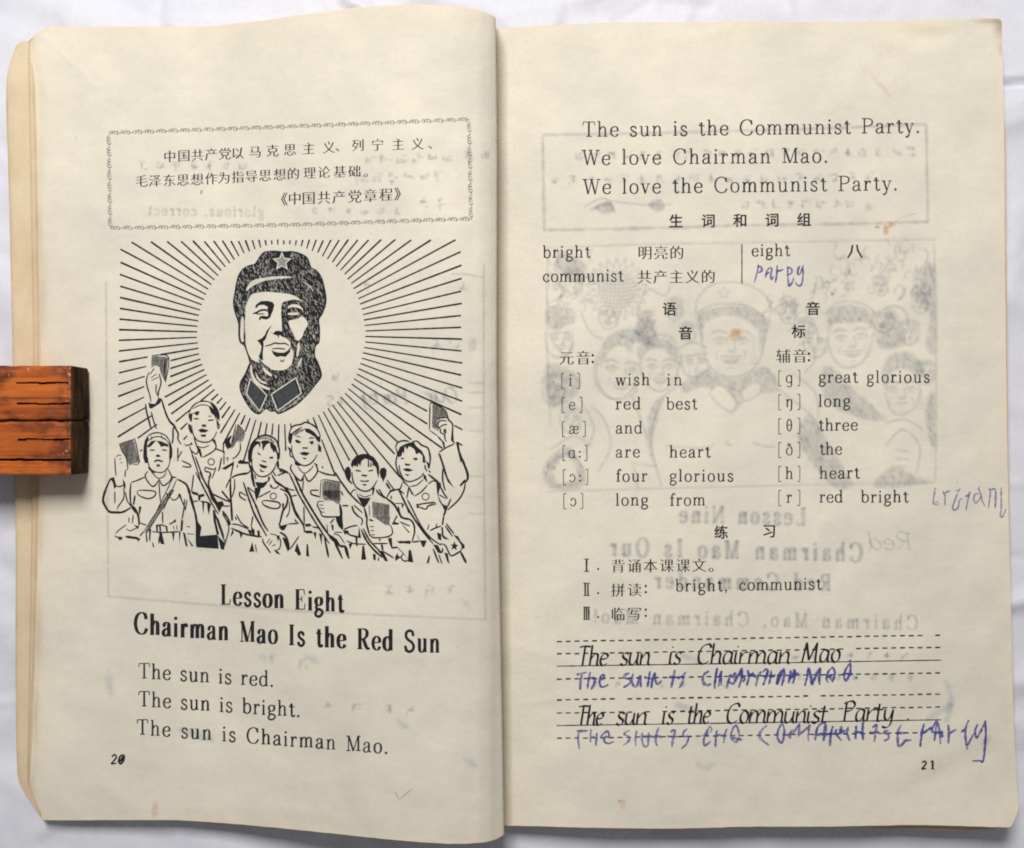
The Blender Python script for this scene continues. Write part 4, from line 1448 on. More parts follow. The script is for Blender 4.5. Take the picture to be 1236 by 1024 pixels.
def italic(ink, s, x0, x1, yb, cap, wk=1.16, mirror=None, lean=.17):
    nat = sum(IT[c][0] for c in s)
    k = (x1 - x0) / (nat * cap)
    x = x0
    for c in s:
        for st in IT[c][1].split(';'):
            pp = [tuple(map(float, q.split(','))) for q in st.split()]
            p = [(x + a * cap * k + b * cap * lean * .85, yb - b * cap) for a, b in pp]
            if mirror is not None: p = [(2 * mirror - a, b) for a, b in p]
            r = resample(p, 1.0, len(p) > 2)
            ws = []
            for i in range(len(r)):
                a = r[max(0, i - 1)]; b = r[min(len(r) - 1, i + 1)]
                th = math.atan2(-(b[1] - a[1]), b[0] - a[0])
                ws.append(wk * (.85 + 2.0 * abs(math.sin(th - .62)) ** 1.3))
            strip(ink, r, ws)
        x += IT[c][0] * cap * k
itx = Ink()
for w, a, b in (("The", 700, 738), ("sun", 752, 789), ("is", 811, 826), ("Chairman", 845, 958), ("Mao", 971, 1018), (".", 1028, 1033)):
    italic(itx, w, a - 3, b - 3, 804 - (a - 700) * .0165, 25)
for w, a, b in (("The", 699, 732), ("sun", 747, 785), ("is", 803, 817), ("the", 833, 861), ("Communist", 880, 1003), ("Party", 1020, 1083), (".", 1098, 1102)):
    italic(itx, w, a - 3, b - 3, 876 - (a - 700) * .0158, 25)
itx.build("italic_copy_text", INKH, right_page, 5e-5)

# ------------------------------------------------------------------ FLAT PAGE: a pupil's blue pen
def pen(name, fr, spec, w, material, label, lift=7e-5, again=.45):
    k = Ink()
    for st in spec.split(';'):
        p = pts_of(st, fr)
        p = [(a + random.uniform(-.25, .25), b + random.uniform(-.25, .25)) for a, b in p]
        line(k, p, w * random.uniform(1.2, 1.65), True, .6, 1.0, .3)
        if random.random() < again: line(k, [(a + random.uniform(-.9, .9), b + random.uniform(-1.2, 1.2)) for a, b in p], w * random.uniform(.6, 1.0), True, .5, 1.0, .3)
    k.build(name, material, right_page, lift, label)
pen("pen_writing", (690, 800, 6.867), "40,100 80,90 125,80;85,95 75,150 70,225;155,80 140,140 130,215;140,130 195,125;195,130 185,180 160,225;230,150 265,130 270,100 245,110 232,160 245,200 285,195 305,185;480,85 445,100 440,125 480,140 490,160 460,190 425,205;510,90 500,150 515,195 540,190 560,120 565,100;575,105 570,150 575,200;605,128 612,110;650,70 640,140 625,205;635,130 685,125 690,80;690,85 670,150 660,215;690,120 710,175 745,150;855,60 840,130 825,210;805,120 870,122 930,115;945,75 920,120 925,150 890,210;880,120 892,138;1140,70 1100,95 1085,130 1095,165 1130,185 1155,170;1210,45 1195,120 1185,215", 2.0, PEN, 'upper line copied in blue pen', again=.55)
pen("pen_writing", (860, 790, 6.867), "40,110 25,180 15,270;20,190 55,180 75,140 60,200 50,265;75,150 70,260;115,285 130,220 150,170 165,190 185,150;130,220 175,240 195,150;240,110 225,180;190,230 215,170 240,120 245,180 215,275;235,180 265,200 250,230;290,130 300,190 285,260;300,180 330,165;330,150 365,190 405,140;375,190 360,265;420,150 440,125 460,135 445,180 415,185;460,135 440,200 420,255;490,130 480,200 465,250;470,190 520,175;575,130 545,180 535,245 560,190 590,125 595,180 575,260;640,150 650,130;650,140 640,200 630,240;680,120 660,190 640,180;680,125 685,170 665,245;690,165 720,160;765,260 785,190 800,120 815,190 825,245 850,190 890,115 885,190 890,255;1000,105 960,140 945,200 960,235;940,190 1000,170;1000,105 1015,160 995,230;960,170 1000,230;1145,70 1105,120 1090,190 1110,220 1140,160 1145,70;1075,160 1165,165;1188,188 1200,196", 2.1, PEN, 'end of the upper line copied in blue pen', again=.7)
pen("pen_writing", (690, 870, 7.725), "45,100 150,95;70,100 60,150 65,220 72,265;180,80 175,140 175,205;175,160 215,150;235,110 230,170 225,235;270,160 300,120 340,100 350,150 310,150 300,190 340,215 390,190;545,90 505,105 490,130 535,150 530,190 480,230;610,90 595,160 600,240;660,110 655,180 680,245 715,230;720,110 715,180 710,240;660,150 760,150;815,60 790,130 785,200 800,235;770,140 850,155;920,110 945,90 970,100;965,100 945,180 935,245;890,150 1000,150;1075,75 1045,110 1040,150 1090,150 1070,210 1020,265", 1.9, PENF, 'lower line copied in paler blue pen', again=.5)
pen("pen_writing", (840, 870, 7.725), "55,140 100,130 110,90 130,55 150,80 130,110;100,90 75,180 85,230 140,190;195,90 185,170 180,250;190,140 230,135;290,75 270,130 260,210;230,140 275,135;320,140 350,70 375,55 400,110 400,140;320,145 350,190 380,195 405,150;340,160 430,180;660,45 620,80 590,130 620,180 680,230;805,20 770,80 760,150 795,210 815,170 825,90 805,20;845,140 880,120 900,80;885,100 875,170;900,130 960,40 970,40 955,150;960,130 1050,60 1065,40 1045,130 1050,190;1080,130 1230,135;1130,60 1120,120 1110,180;1115,120 1150,40 1190,20;1205,20 1215,90 1190,195", 1.9, PENF, 'middle of the lower line copied in paler blue pen', again=.5)
pen("pen_writing", (990, 860, 5.886), "40,80 25,150 25,200;0,155 120,150;90,95 75,160 70,240;120,120 110,150 150,200;150,95 140,150;200,100 190,150 210,200;130,150 180,130;255,95 250,190;250,140 300,140;305,70 300,130 305,195;370,110 400,90 395,130 385,210;345,145 420,140;485,130 450,140 485,160 480,190 450,200;575,90 555,130 550,180 560,240 620,190;535,150 615,145;590,205 650,195;740,80 720,160 710,245;730,150 790,110 800,140 870,145;800,110 825,60 820,130 810,205;830,60 850,140 855,225;860,130 870,180;910,85 915,150 910,220;915,150 970,120;1060,55 1040,90 1030,160 1045,265;1000,140 1030,120;1045,240 1080,170 1110,140;1120,80 1100,130 1110,180 1140,140 1175,60;1175,60 1175,160 1160,340 1130,345 1080,345", 2.1, PEN, 'end of the lower line copied in blue pen', again=.5)
pen("pen_writing", (900, 310, 13.73), "205,125 200,220 175,330 145,430;205,150 265,185 265,230 215,270;325,350 345,250 380,200 430,185 430,280;435,190 420,290 430,380 470,320;340,300 390,250;525,140 520,270 495,430;525,230 570,235 625,210;700,150 695,300;700,180 760,200 760,270 680,300;700,300 710,420 720,490 770,430 800,350;900,150 870,200 865,290 910,270 950,160;950,140 955,260 945,400 910,480 850,460 825,420", 1.6, PEN, 'small word in blue pen under the word list', again=.3)
pen("pen_writing", (1120, 570, 11.77), "105,220 90,320 80,430 130,470 145,430 110,415;210,265 245,340 240,470;245,300 270,275 320,255;412,135 425,152;385,260 430,265 460,230;440,260 400,360 350,500 385,540 430,500 450,400 490,380;575,320 600,280 570,400 540,550;530,350 590,320;740,200 720,240;715,220 750,300 770,400 810,490;740,310 680,310 650,370 670,440 730,400 750,340;870,220 885,300 860,510;890,260 945,235 965,300 960,505;1040,220 1045,330 1040,520 1030,620 1055,640 1095,560 1110,520", 1.35, PENM, 'faint blue pen word at the page margin', again=.1)
rk = Ink(); line(rk, [(477, 956), (482, 964), (489, 959), (498, 952)], 1.4); rk.build("pencil_tick", REDPEN, left_page, 5e-5)

# ------------------------------------------------------------------ printing showing through from the backs of the leaves
class Ghost(Ink):
    def spread(s, r=1.0, n=6):
        v0, f0 = s.v, s.f
        s.v, s.f = [], []
        for k in range(n):
            a = 2 * math.pi * k / n + .4
            rr = r * (0.55 if k % 2 else 1.0)
            o = len(s.v)
            s.v += [(x + rr * math.cos(a), y + rr * math.sin(a), z + k * 1.2e-6) for x, y, z in v0]
            s.f += [tuple(i + o for i in f) for f in f0]
        return s
def smear(ink, x, y, s):
    for i in range(random.randint(3, 4)):
        yy = y + random.uniform(-.42, .42) * s; a, b = sorted((random.uniform(-.45, .45), random.uniform(-.45, .45)))
        line(ink, [(x + a * s, yy), (x + max(b, a + .4) * s, yy)], 1.2, False, 1, 2)
    for i in range(random.randint(2, 3)):
        xx = x + random.uniform(-.4, .4) * s; a, b = sorted((random.uniform(-.45, .45), random.uniform(-.45, .45)))
        line(ink, [(xx, y + a * s), (xx, y + max(b, a + .4) * s)], 1.5, False, 1, 2)

LIFT0 = 2.2e-5
g = Ghost()
g_b = dict(stem=.20, thin=.09, xs=.8, mirror=True)
text(g, "Lesson Nine", 822, 973, 634, 631, 21, **g_b)
text(g, "Chairman Mao Is Our", 738, 1041, 678, 671, 22, **g_b)
text(g, "Red Commander", 792, 1003, 713, 710, 20, **g_b)
text(g, "Chairman Mao, Chairman Mao!", 718, 1108, 760, 752, 17, .14, .08, .9, True)
for x in list(range(960, 1110, 22)): smear(g, x, 793 - (x - 960) * .02, 9); smear(g, x + 6, 818, 9)
for x in range(720, 900, 26): smear(g, x, 826, 7)
g.spread(1.7, 8).build("show_through_text", GHOST, right_page, LIFT0)

g = Ghost()
# mirrored frame with a few lines of type near the head of the flat page
for a, b in (((655, 163), (900, 158)), ((900, 158), (1118, 150)), ((655, 164), (657, 278)), ((1118, 150), (1120, 268)), ((657, 278), (900, 272)), ((900, 272), (1120, 268))):
    line(g, [a, ((a[0] + b[0]) / 2, (a[1] + b[1]) / 2 + .6), b], 2.6, True, .8, 3, .5)
for x in range(700, 1100, 19): smear(g, x, 188 - (x - 700) * .012, 13)
for x in range(670, 1060, 21): smear(g, x, 217 - (x - 700) * .012, 11)
for x in range(900, 1040, 18): smear(g, x, 246, 12)
line(g, [(705, 250), (725, 240), (745, 244), (790, 248), (812, 246)], 2.0); line(g, [(712, 254), (735, 246), (742, 258)], 3.0); fill(g, smooth_loop([(718, 250), (735, 243), (742, 254), (728, 258)])); fill(g, smooth_loop([(783, 246), (797, 241), (802, 252), (790, 255)]))
g.spread(1.8, 8).build("show_through_frame", GHOSTF, right_page, LIFT0)

# the picture on the back of the leaf
R = (640, 280, 2.472)
g = Ghost(); gt = Ghost()
def gl(s, w=2.0):
    for st in s.split(';'): line(g, pts_of(st, R), w, True, .8, 2)
def gf(s, holes=()):
    lp = smooth_loop(pts_of(s, R), 3); hh = [smooth_loop(pts_of(h, R), 3) for h in holes]
    fill(gt, lp, hh, 9)
    xs = [p[0] for p in lp]; ys = [p[1] for p in lp]
    for q in range(int((max(xs) - min(xs)) * (max(ys) - min(ys)) / 26)):
        x, y = random.uniform(min(xs), max(xs)), random.uniform(min(ys), max(ys))
        if inside(x, y, lp) and inside(x + 2, y + 4, lp) and not any(inside(x, y, h) for h in hh):
            line(g, [(x, y), (x + 2.2, y + 4.6)], 1.3, False)
gl("42,48 300,38 640,32 1210,22;52,50 50,300 60,580;50,775 400,765 800,755 1205,748;1205,30 1210,300 1212,560;1212,600 1208,748", 1.6)
# man in the cap, middle
gl("495,245 498,205 530,165 580,150 640,155 690,180 715,220 712,275;505,235 560,215 640,218 700,255;510,280 515,340 530,390 560,422 610,432 660,412 690,370 702,300")
gf("496,240 520,234 600,220 660,230 713,268 702,310 685,360 680,300 640,262 580,250 520,272 512,330 500,290")
line(g, star_pts(*pts_of("578,182", R)[0], 8, 3.6) + [star_pts(*pts_of("578,182", R)[0], 8, 3.6)[0]], 1.3, False)
def face(cx, cy, h, rot=0.0, look=0.0, smile=True, outline=True):
    ox, oy, k = R
    ca, sa = math.cos(rot), math.sin(rot)
    def P(*q): return [(ox + (cx + (x * ca - y * sa) * h) / k, oy + (cy + (x * sa + y * ca) * h) / k) for x, y in q]
    L = lambda w, *q: line(g, P(*q), w, True, .5, 1.5)
    if outline: L(1.8, (-.36, -.2), (-.38, .05), (-.30, .32), (-.12, .48), (.02, .5), (.18, .45), (.33, .28), (.38, .02), (.36, -.2))
    for sx in (-.17, .17):
        x = sx + look
        L(2.0, (x - .11, .01), (x - .04, -.045), (x + .04, -.045), (x + .11, .01)); L(1.0, (x - .08, .035), (x, .05), (x + .08, .03))
        fill(gt, P((x - .035, -.035), (x + .03, -.035), (x + .035, .03), (x - .03, .03)), (), 9)
        L(2.6, (x - .13, -.10), (x - .03, -.15), (x + .12, -.11))
    x = look * 1.3
    L(1.5, (x + .03, -.03), (x + .07, .12), (x + .02, .16), (x - .06, .145))
    fill(gt, P((x - .07, .14), (x + .02, .155), (x + .07, .13), (x + .05, .18), (x - .04, .175)), (), 9)
    if smile:
        L(1.8, (x - .16, .235), (x - .06, .225), (x, .24), (x + .06, .225), (x + .16, .235)); L(1.6, (x - .15, .245), (x - .08, .31), (x, .33), (x + .08, .31), (x + .15, .245)); L(1.0, (x - .11, .27), (x, .285), (x + .11, .27))
        fill(gt, P((x - .12, .285), (x, .30), (x + .12, .285), (x + .06, .33), (x - .06, .33)), (), 9)
    else:
        L(2.2, (x - .10, .25), (x, .24), (x + .10, .25)); L(1.4, (x - .05, .30), (x + .05, .30))
    L(1.1, (x - .19, .13), (x - .22, .22), (x - .19, .28)); L(1.1, (x + .19, .13), (x + .22, .22), (x + .19, .28))
    L(1.0, (x - .06, .40), (x + .06, .40))
    for i in range(9):
        t = i / 9; L(.9, (.24 + .02 * i % 3, -.12 + t * .5), (.34 - t * .10, -.06 + t * .46))
face(604, 325, 200, 0.0, -.02, True, False)
gf("455,452 520,412 560,426 620,436 690,402 722,420 742,472 690,482 640,502 602,545 560,502 520,462 460,482", ["530,482 570,458 618,512 592,538", "628,472 680,444 690,478 642,508"])
gl("535,482 572,460 615,510 590,535 535,482;632,474 678,448 688,478 642,504 632,474;460,450 400,490 372,560 362,640 392,760;740,470 830,540 872,600;400,640 520,645 552,630;582,625 590,635 602,638;664,628 700,640 730,640", 1.8)
# figures to the left
gf("198,385 225,320 280,288 342,298 362,342 312,330 300,362 280,342 240,352 210,402")
gl("198,390 200,440 222,482 262,502 312,482 322,440", 2.0)
face(258, 410, 175, .12, .08)
gf("318,352 350,325 400,318 442,350 447,402 420,372 390,347 350,357 332,382")
gl("330,380 335,430 360,466 400,472 435,432 445,392;350,320 395,305 440,330", 2.0)
gl("450,365 460,420 500,432 540,402;455,372 530,362;445,350 480,330 530,345", 2.2)
gf("48,232 118,226 132,270 62,292"); gf("48,398 112,408 152,450 122,502 58,522"); gf("400,490 380,560 362,640 372,700 350,640 350,560 370,510")
gl("60,300 70,330 110,370 128,330;70,300 95,298;100,300 120,296;90,330 110,345;180,520 220,560 240,640 200,720;150,500 190,590 160,660;300,480 330,560 350,620;60,650 130,610 180,640;50,700 120,660 160,740 60,760;380,700 300,690;310,700 320,765", 2.0)
gf("40,700 110,640 160,720 150,765 60,765", ["70,710 110,670 140,730 80,750"])
for fx, fy, fh in ((130, 150, 70), (345, 268, 62), (430, 230, 66), (470, 300, 60), (770, 240, 66), (825, 285, 62), (1130, 300, 74), (1165, 210, 66), (1045, 160, 60), (70, 470, 90), (120, 560, 80), (1180, 420, 70)):
    face(fx, fy, fh, random.uniform(-.15, .15), random.uniform(-.04, .04), random.random() < .6)
    fill(gt, [(R[0] + (fx + fh * .44 * math.cos(q)) / R[2], R[1] + (fy - fh * .22 + fh * .34 * math.sin(q)) / R[2]) for q in [math.pi + i * math.pi / 8 for i in range(9)]], (), 9)
# sunflower and flowers
cx, cy = pts_of("258,172", R)[0]
for i in range(-5, 6):
    o = i * 4.6
    h = math.sqrt(max(0, 25 ** 2 - o * o))
    line(g, [(cx + o, cy - h), (cx + o + 3, cy), (cx + o, cy + h)], 1.5, True, .8, 2); line(g, [(cx - h, cy + o), (cx, cy + o + 3), (cx + h, cy + o)], 1.5, True, .8, 2)
for i in range(22):
    a = i * 2 * math.pi / 22; b = a + .14; c2 = a + .28
    line(g, [(cx + 26 * math.cos(a), cy + 26 * math.sin(a)), (cx + 38 * math.cos(b), cy + 38 * math.sin(b)), (cx + 26 * math.cos(c2), cy + 26 * math.sin(c2))], 1.4, True, .8, 2)
rg = random.Random(3)
for i in range(120):
    if i < 60: x, y = rg.uniform(880, 1195), rg.uniform(40, 190)
    elif i < 85: x, y = rg.uniform(60, 200), rg.uniform(60, 230)
    else: x, y = rg.uniform(690, 900), rg.uniform(150, 260)
    if i >= 85 and y < 190 and x < 830: continue
    a = rg.uniform(0, 6.28); r = rg.uniform(12, 24)
    gl(" ".join("%f,%f" % (x + r * math.cos(a + q) * (1 - .2 * q), y + r * math.sin(a + q)) for q in (0, .8, 1.6, 2.4)), rg.uniform(1.2, 2.2))
# figures to the right
gf("884,252 900,226 960,218 1012,240 1022,292 1000,270 960,272 902,276 892,312")
gl("880,245 920,210 990,214 1030,250 1025,312;890,310 895,360 930,402 980,396 1015,350 1020,300", 2.0)
face(388, 402, 150, 0, 0, True, False); face(494, 392, 100, -.1, 0, False, False); face(952, 315, 175, -.08, .03, True, False); face(1112, 470, 165, 0, -.02, False, False); face(86, 320, 110, 0, .05, False); face(850, 330, 90, 0, 0, False); face(1055, 255, 90, .1, 0, True); face(235, 250, 80, .1, 0, True)
gf("878,400 920,420 962,470 1002,500 1042,540 1062,562 1000,560 900,520 870,470")
gf("1048,424 1068,372 1120,358 1168,390 1174,432 1110,410 1072,430 1062,482"); gf("1150,120 1205,110 1210,350 1180,340 1190,250 1150,200"); gf("1060,230 1090,240 1120,330 1060,350 1030,320")
gl("1060,480 1075,530 1110,546 1150,520 1166,470;1060,570 1120,560 1172,592;1060,640 1110,590 1162,640 1152,720;1090,650 1130,655;1092,675 1130,680;1095,700 1128,702;1040,240 1080,220 1120,240 1130,300;800,340 830,330 850,380 820,420;770,300 800,270 850,280 860,330;780,420 850,480 860,560", 2.0)
gf("1028,762 1080,700 1150,730 1196,750"); gf("830,545 872,602 932,702 962,758 900,758 800,622"); gf("1180,520 1205,480 1210,640 1190,620")
gf("80,60 130,70 170,110 140,150 90,120"); gf("310,290 350,250 380,300 360,340 330,330")
gl("330,210 350,170 400,190 420,160;330,210 320,250 350,280 380,260;340,240 370,236;150,240 180,300 220,320;60,120 100,180 60,210;130,80 150,140 190,120", 2.0)
g.spread(1.9, 6).build("show_through_picture", GHOST, right_page, LIFT0)
gt.spread(2.6, 5).build("show_through_tone", GHOSTF, right_page, 1.6e-5)

g = Ghost()
italic(g, "Red", 1046, 1100, 664, 22, 1.0, 1073)
g.spread(.9, 5).build("show_through_text", GHOSTF, right_page, LIFT0)
for p in ([(1140, 820), (1148, 845), (1142, 872)], [(1118, 870), (1135, 858), (1150, 850)], [(840, 922), (852, 928), (862, 922)], [(820, 790), (850, 800)], [(815, 850), (840, 858)], [(1186, 900), (1194, 888)]):
    g = Ghost(); line(g, p, 7.0, True, .4, 2)
    g.spread(2.6, 9).build("blue_smudge", GHOSTB, right_page, LIFT0)

g = Ghost()
for x in list(range(445, 545, 19)) + [566, 586]: smear(g, x, 192 - (x - 445) * .03, 13)
for x in range(435, 540, 19): smear(g, x, 215 - (x - 445) * .04, 13)
for x in (512, 532): smear(g, x, 244, 14)
for x in range(380, 490, 20): smear(g, x, 255, 9)
for x in range(172, 300, 20): smear(g, x, 200, 12)
text(g, "glorious, correct", 180, 318, 262, 260, 13, .14, .08, .9, True)
line(g, [(584, 318), (584, 530), (586, 748)], 1.6, True, .9, 4); line(g, [(586, 748), (470, 743), (330, 736), (130, 720)], 1.6, True, .9, 4); line(g, [(128, 340), (129, 540), (131, 720)], 1.6, True, .9, 4); line(g, [(584, 335), (560, 331), (545, 331)], 1.6, True, .9, 4)
for x, y in ((548, 415), (528, 416)): smear(g, x, y, 15)
for i in (-3, 0, 3): line(g, [(570 + i, 408), (570 + i, 424)], 1.6, False)
italic(g, "Our", 512, 553, 486, 20, 1.2, 532); italic(g, "Party", 436, 492, 488, 20, 1.2, 464); italic(g, "is", 392, 412, 490, 20, 1.2, 402)
for y in (462, 474, 492, 520, 575, 600, 620): line(g, [(565, y), (585, y + .5)], 1.2, False)
for x in range(470, 560, 24): smear(g, x, 712, 12)
for x in (440, 560): smear(g, x, 345, 12)
for x, y in ((495, 857), (470, 856), (430, 852), (395, 850), (365, 800), (330, 795), (245, 660), (405, 455)): smear(g, x, y, 12)
g.spread(1.6, 8).build("show_through_text", GHOSTF, left_page, LIFT0)
g = Ghost()
for p in ([(312, 792), (322, 798)], [(368, 790), (384, 800)], [(480, 868), (492, 880)], [(560, 915), (575, 925)], [(130, 812), (134, 840)], [(215, 880), (260, 895)], [(558, 725), (566, 735)]):
    g = Ghost(); line(g, p, 7, True, .4, 2)
    g.spread(3.2, 9).build("blue_smudge", GHOSTB, left_page, LIFT0)

# ------------------------------------------------------------------ stains
def blot(name, x, y, rx, ry, material, page, seed):
    k = Ink()
    for q in range(3):
        s = 1 - q * .26
        fill(k, [(x + rx * s * math.cos(a * .35) * (1 + .35 * noise.noise(Vector((math.cos(a * .35) * 1.7, math.sin(a * .35) * 1.7, seed)))), y + ry * s * math.sin(a * .35) * (1 + .35 * noise.noise(Vector((math.cos(a * .35) * 1.7, 5 + math.sin(a * .35) * 1.7, seed))))) for a in range(18)], (), 4)
    k.build(name, material, page, 8.5e-5)
blot("stain", 888, 403, 8, 8, STAIN, right_page, 1)
blot("stain", 885, 408, 13, 5, STAINP, right_page, 12)
blot("stain", 1074, 271, 7, 4, STAIN, right_page, 2)
blot("stain", 1069, 277, 4, 7, STAIN, right_page, 3)
blot("stain", 1059, 274, 4, 1.6, STAIN, right_page, 4)
blot("stain", 1048, 250, 6, 7, STAINP, right_page, 5)
blot("stain", 1025, 328, 3.4, 2.6, STAIN, right_page, 6)
blot("stain", 1005, 355, 3, 2.2, STAIN, right_page, 7)
blot("stain", 752, 970, 5, 7, STAINP, right_page, 8)
blot("stain", 747, 967, 3, 2, STAIN, right_page, 9)
blot("stain", 187, 978, 6, 12, STAINP, left_page, 10)
k = Ink(); line(k, [(1078, 269), (1090, 262), (1112, 256)], 1.3); k.build("stain", STAIN, right_page, 8.5e-5)
k = Ink(); line(k, [(1038, 78), (1056, 95), (1076, 118)], 6.5, True, .3); line(k, [(1060, 100), (1077, 118)], 3.0, True, .3); k.build("stain", STAINP, right_page, 8.5e-5)
k = Ink(); fill(k, smooth_loop([(242, 231), (244, 229), (244, 234), (242, 235)])); k.build('ink_speck', INKG, left_page, 5e-5); k = Ink(); fill(k, smooth_loop([(36, 434), (37.4, 433.6), (37, 435.4)])); k.build("ink_speck", INKG, left_page, 5e-5)

bpy.data.objects.remove(_to); bpy.data.curves.remove(_cv)

# ------------------------------------------------------------------ the wooden block weighing down the fore edge
XE_ = (88 - 618) * (CZ - 0.0163) / FPX
def wood(name, dark):
    m, t, n, l, b = mat(name)
    if dark:
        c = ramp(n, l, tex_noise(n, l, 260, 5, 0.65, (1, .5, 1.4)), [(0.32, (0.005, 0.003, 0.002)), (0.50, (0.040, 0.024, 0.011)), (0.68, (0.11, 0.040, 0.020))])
        l.new(c, b.inputs['Base Color'])
        b.inputs['Roughness'].default_value = 0.85
        b.inputs['Specular IOR Level'].default_value = 0.06
    else:
        c = ramp(n, l, tex_noise(n, l, 170, 6, 0.62, (.14, 1.2, 1.2)), [(0.28, (0.24, 0.044, 0.005)), (0.50, (0.50, 0.104, 0.008)), (0.72, (0.64, 0.160, 0.014))])
        fib = ramp(n, l, tex_noise(n, l, 900, 5, 0.7, (.05, 2.0, 2.0)), [(0.30, 0.62), (0.62, 1.0)])
        c = mixc(n, l, 1.0, c, fib, 'MULTIPLY')
        blo = ramp(n, l, tex_noise(n, l, 150, 5, 0.65, (.6, 1.2, 1.0)), [(0.34, 0.22), (0.50, 1.0)])
        c = mixc(n, l, 1.0, c, blo, 'MULTIPLY')
        gr = ramp(n, l, tex_noise(n, l, 330, 5, 0.65, (.07, 2.4, 1)), [(0.56, 0.0), (0.68, 0.85)])
        c = mixc(n, l, gr, c, (0.035, 0.014, 0.007))
        # grime worn into the sawn end and varnish chips
        tc = n.new('ShaderNodeTexCoord'); sp = n.new('ShaderNodeSeparateXYZ'); l.new(tc.outputs['Object'], sp.inputs[0])
        mr = n.new('ShaderNodeMapRange'); l.new(sp.outputs[0], mr.inputs[0])
        mr.inputs[1].default_value = XE_ - 0.0060; mr.inputs[2].default_value = XE_ + 0.0004
        mu = n.new('ShaderNodeMath'); mu.operation = 'MULTIPLY'; l.new(mr.outputs[0], mu.inputs[0])
        l.new(ramp(n, l, tex_noise(n, l, 420, 5, 0.7), [(0.40, 0.0), (0.60, 1.0)]), mu.inputs[1])
        c = mixc(n, l, mu.outputs[0], c, (0.030, 0.013, 0.007))
        chip = ramp(n, l, tex_noise(n, l, 700, 3, 0.5), [(0.71, 0.0), (0.74, 0.8)])
        c = mixc(n, l, chip, c, (0.50, 0.30, 0.14))
        l.new(c, b.inputs['Base Color'])
        b.inputs['Roughness'].default_value = 0.45
        b.inputs['Specular IOR Level'].default_value = 0.3
        b.inputs['Coat Weight'].default_value = 0.12
        b.inputs['Coat Roughness'].default_value = 0.25
    bp = n.new('ShaderNodeBump'); bp.inputs['Strength'].default_value = 0.5; bp.inputs['Distance'].default_value = 0.0003
    l.new(tex_noise(n, l, 420, 5, 0.6, (.3, 1.4, 1)), bp.inputs['Height']); l.new(bp.outputs[0], b.inputs['Normal'])
    return m
WOOD, WOODD = wood("varnished_orange_wood", False), wood("dirty_end_grain", True)
blk = bpy.data.objects.new("wooden_block", None); blk.empty_display_size = .01
COL.objects.link(blk)
blk['label'] = 'orange varnished wooden block with dark sawn grooves on the page edge'
blk['category'] = 'wooden block'
ZT, ZB = 0.0163, 0.0049
sT = (CZ - ZT) / FPX
XE = (88 - 618) * sT
X0 = XE - 0.036
def yw(py): return -(py - 512) * sT
blk.location = (XE - .018, yw(507.5), ZB)
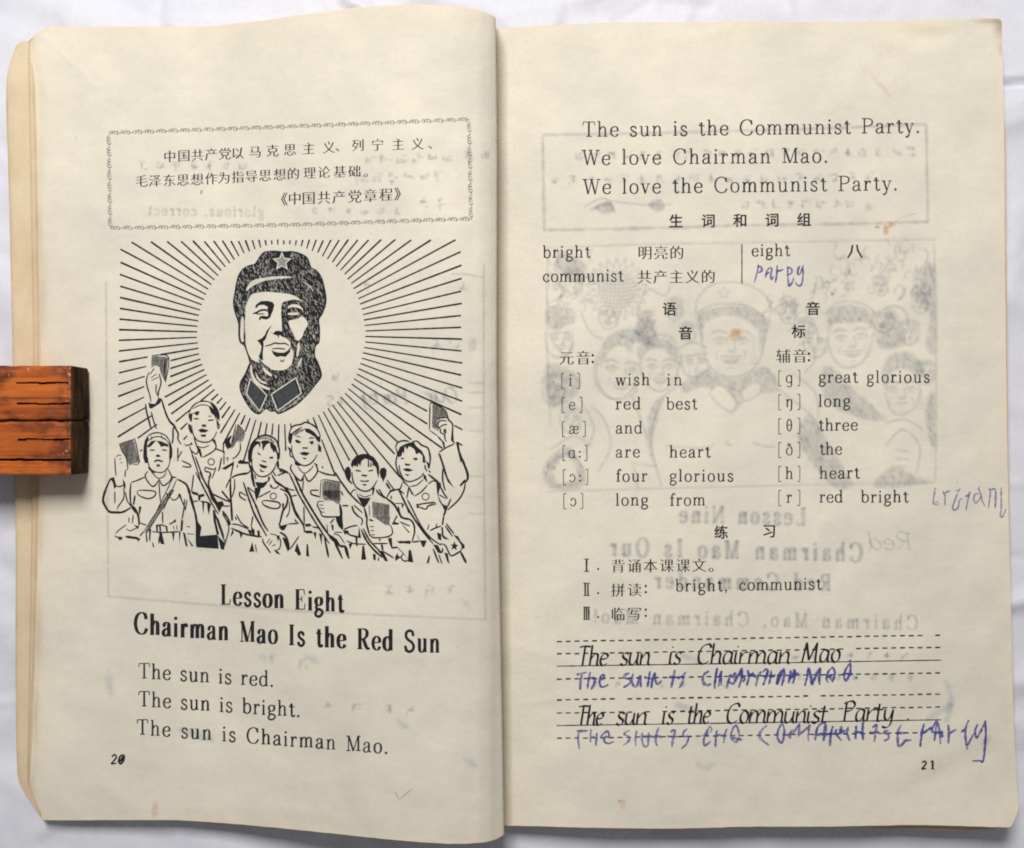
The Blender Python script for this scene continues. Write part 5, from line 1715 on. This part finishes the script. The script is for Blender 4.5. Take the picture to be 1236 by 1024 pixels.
def bar(py0, py1, grooves, seed):
    bm = bmesh.new()
    bmesh.ops.create_cube(bm, size=1)
    y1, y0 = yw(py0), yw(py1)
    for v in bm.verts:
        v.co = ((X0 + XE) / 2 + v.co.x * (XE - X0), (y0 + y1) / 2 + v.co.y * (y1 - y0), (ZT + ZB) / 2 + v.co.z * (ZT - ZB))
    bmesh.ops.bevel(bm, geom=bm.edges[:], offset=0.0008, segments=4, profile=.55, affect='EDGES')
    long = [e for e in bm.edges if abs(e.verts[0].co.x - e.verts[1].co.x) > .02]
    bmesh.ops.subdivide_edges(bm, edges=long, cuts=36, use_grid_fill=True)
    for v in bm.verts:
        v.co += Vector((noise.noise(v.co * 420 + Vector((seed, 0, 0))) * .00025, noise.noise(v.co * 380 + Vector((0, seed, 4))) * .00022, noise.noise(v.co * 350 + Vector((0, 3, seed))) * .00014))
    bmesh.ops.triangulate(bm, faces=bm.faces[:])
    me = bpy.data.meshes.new("bar"); bm.to_mesh(me); bm.free()
    o = bpy.data.objects.new("bar", me); COL.objects.link(o)
    cb = bmesh.new()
    pieces = []
    for (pa, pb, py, hw, dep) in grooves:
        x = pa
        while x < pb - 1:
            e = min(pb, x + random.uniform(7, 15))
            pieces.append((x - .6, e + .6, py + random.uniform(-.5, .5), hw * random.uniform(.9, 1.6), dep * random.uniform(.8, 1.3)))
            x = e
    for (pa, pb, py, hw, dep) in pieces:
        r = bmesh.ops.create_cube(cb, size=1)
        xa, xb = (pa - 618) * sT, (pb - 618) * sT
        for v in r['verts']:
            v.co = ((xa + xb) / 2 + v.co.x * (xb - xa), yw(py) + v.co.y * 2 * hw * sT * (1 if v.co.z > 0 else .55) + (random.uniform(-.1, .1)) * sT, ZT + v.co.z * 2 * dep)
    cm = bpy.data.meshes.new("c"); cb.to_mesh(cm); cb.free()
    co = bpy.data.objects.new("c", cm); COL.objects.link(co)
    md = o.modifiers.new("b", 'BOOLEAN'); md.operation = 'DIFFERENCE'; md.object = co; md.solver = 'EXACT'; md.use_self = True
    bpy.context.view_layer.update()
    dg = bpy.context.evaluated_depsgraph_get()
    res = bpy.data.meshes.new_from_object(o.evaluated_get(dg))
    o.modifiers.clear(); o.data = res; res.name = "bar"
    bpy.data.objects.remove(co); bpy.data.meshes.remove(cm)
    res.materials.clear(); res.materials.append(WOOD); res.materials.append(WOODD)
    for p in res.polygons:
        c, nn = p.center, p.normal
        p.use_smooth = False
        end = nn.x > .25 or c.x > XE - .0004 or (abs(nn.y) > .8 and (abs(c.y - yw(507.9)) < .0006) and c.z < ZT - .0003)
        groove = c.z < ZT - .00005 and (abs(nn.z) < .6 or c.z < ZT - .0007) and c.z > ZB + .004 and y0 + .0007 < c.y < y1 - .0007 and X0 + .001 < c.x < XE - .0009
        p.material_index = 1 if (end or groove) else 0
    o.parent = blk
    o.matrix_parent_inverse = blk.matrix_world.inverted()
    o.location = (-blk.location.x, -blk.location.y, -blk.location.z)
    o.matrix_parent_inverse.identity()
    return o
bar(441.5, 507.3, [(20, 82, 462.5, 1.35, .0016), (21, 84, 487.5, 1.3, .0016)], 1)
bar(508.6, 573.5, [(22, 84, 530.5, 1.3, .0014), (-2, 86, 555, 1.5, .0015)], 2)

bpy.context.view_layer.update()
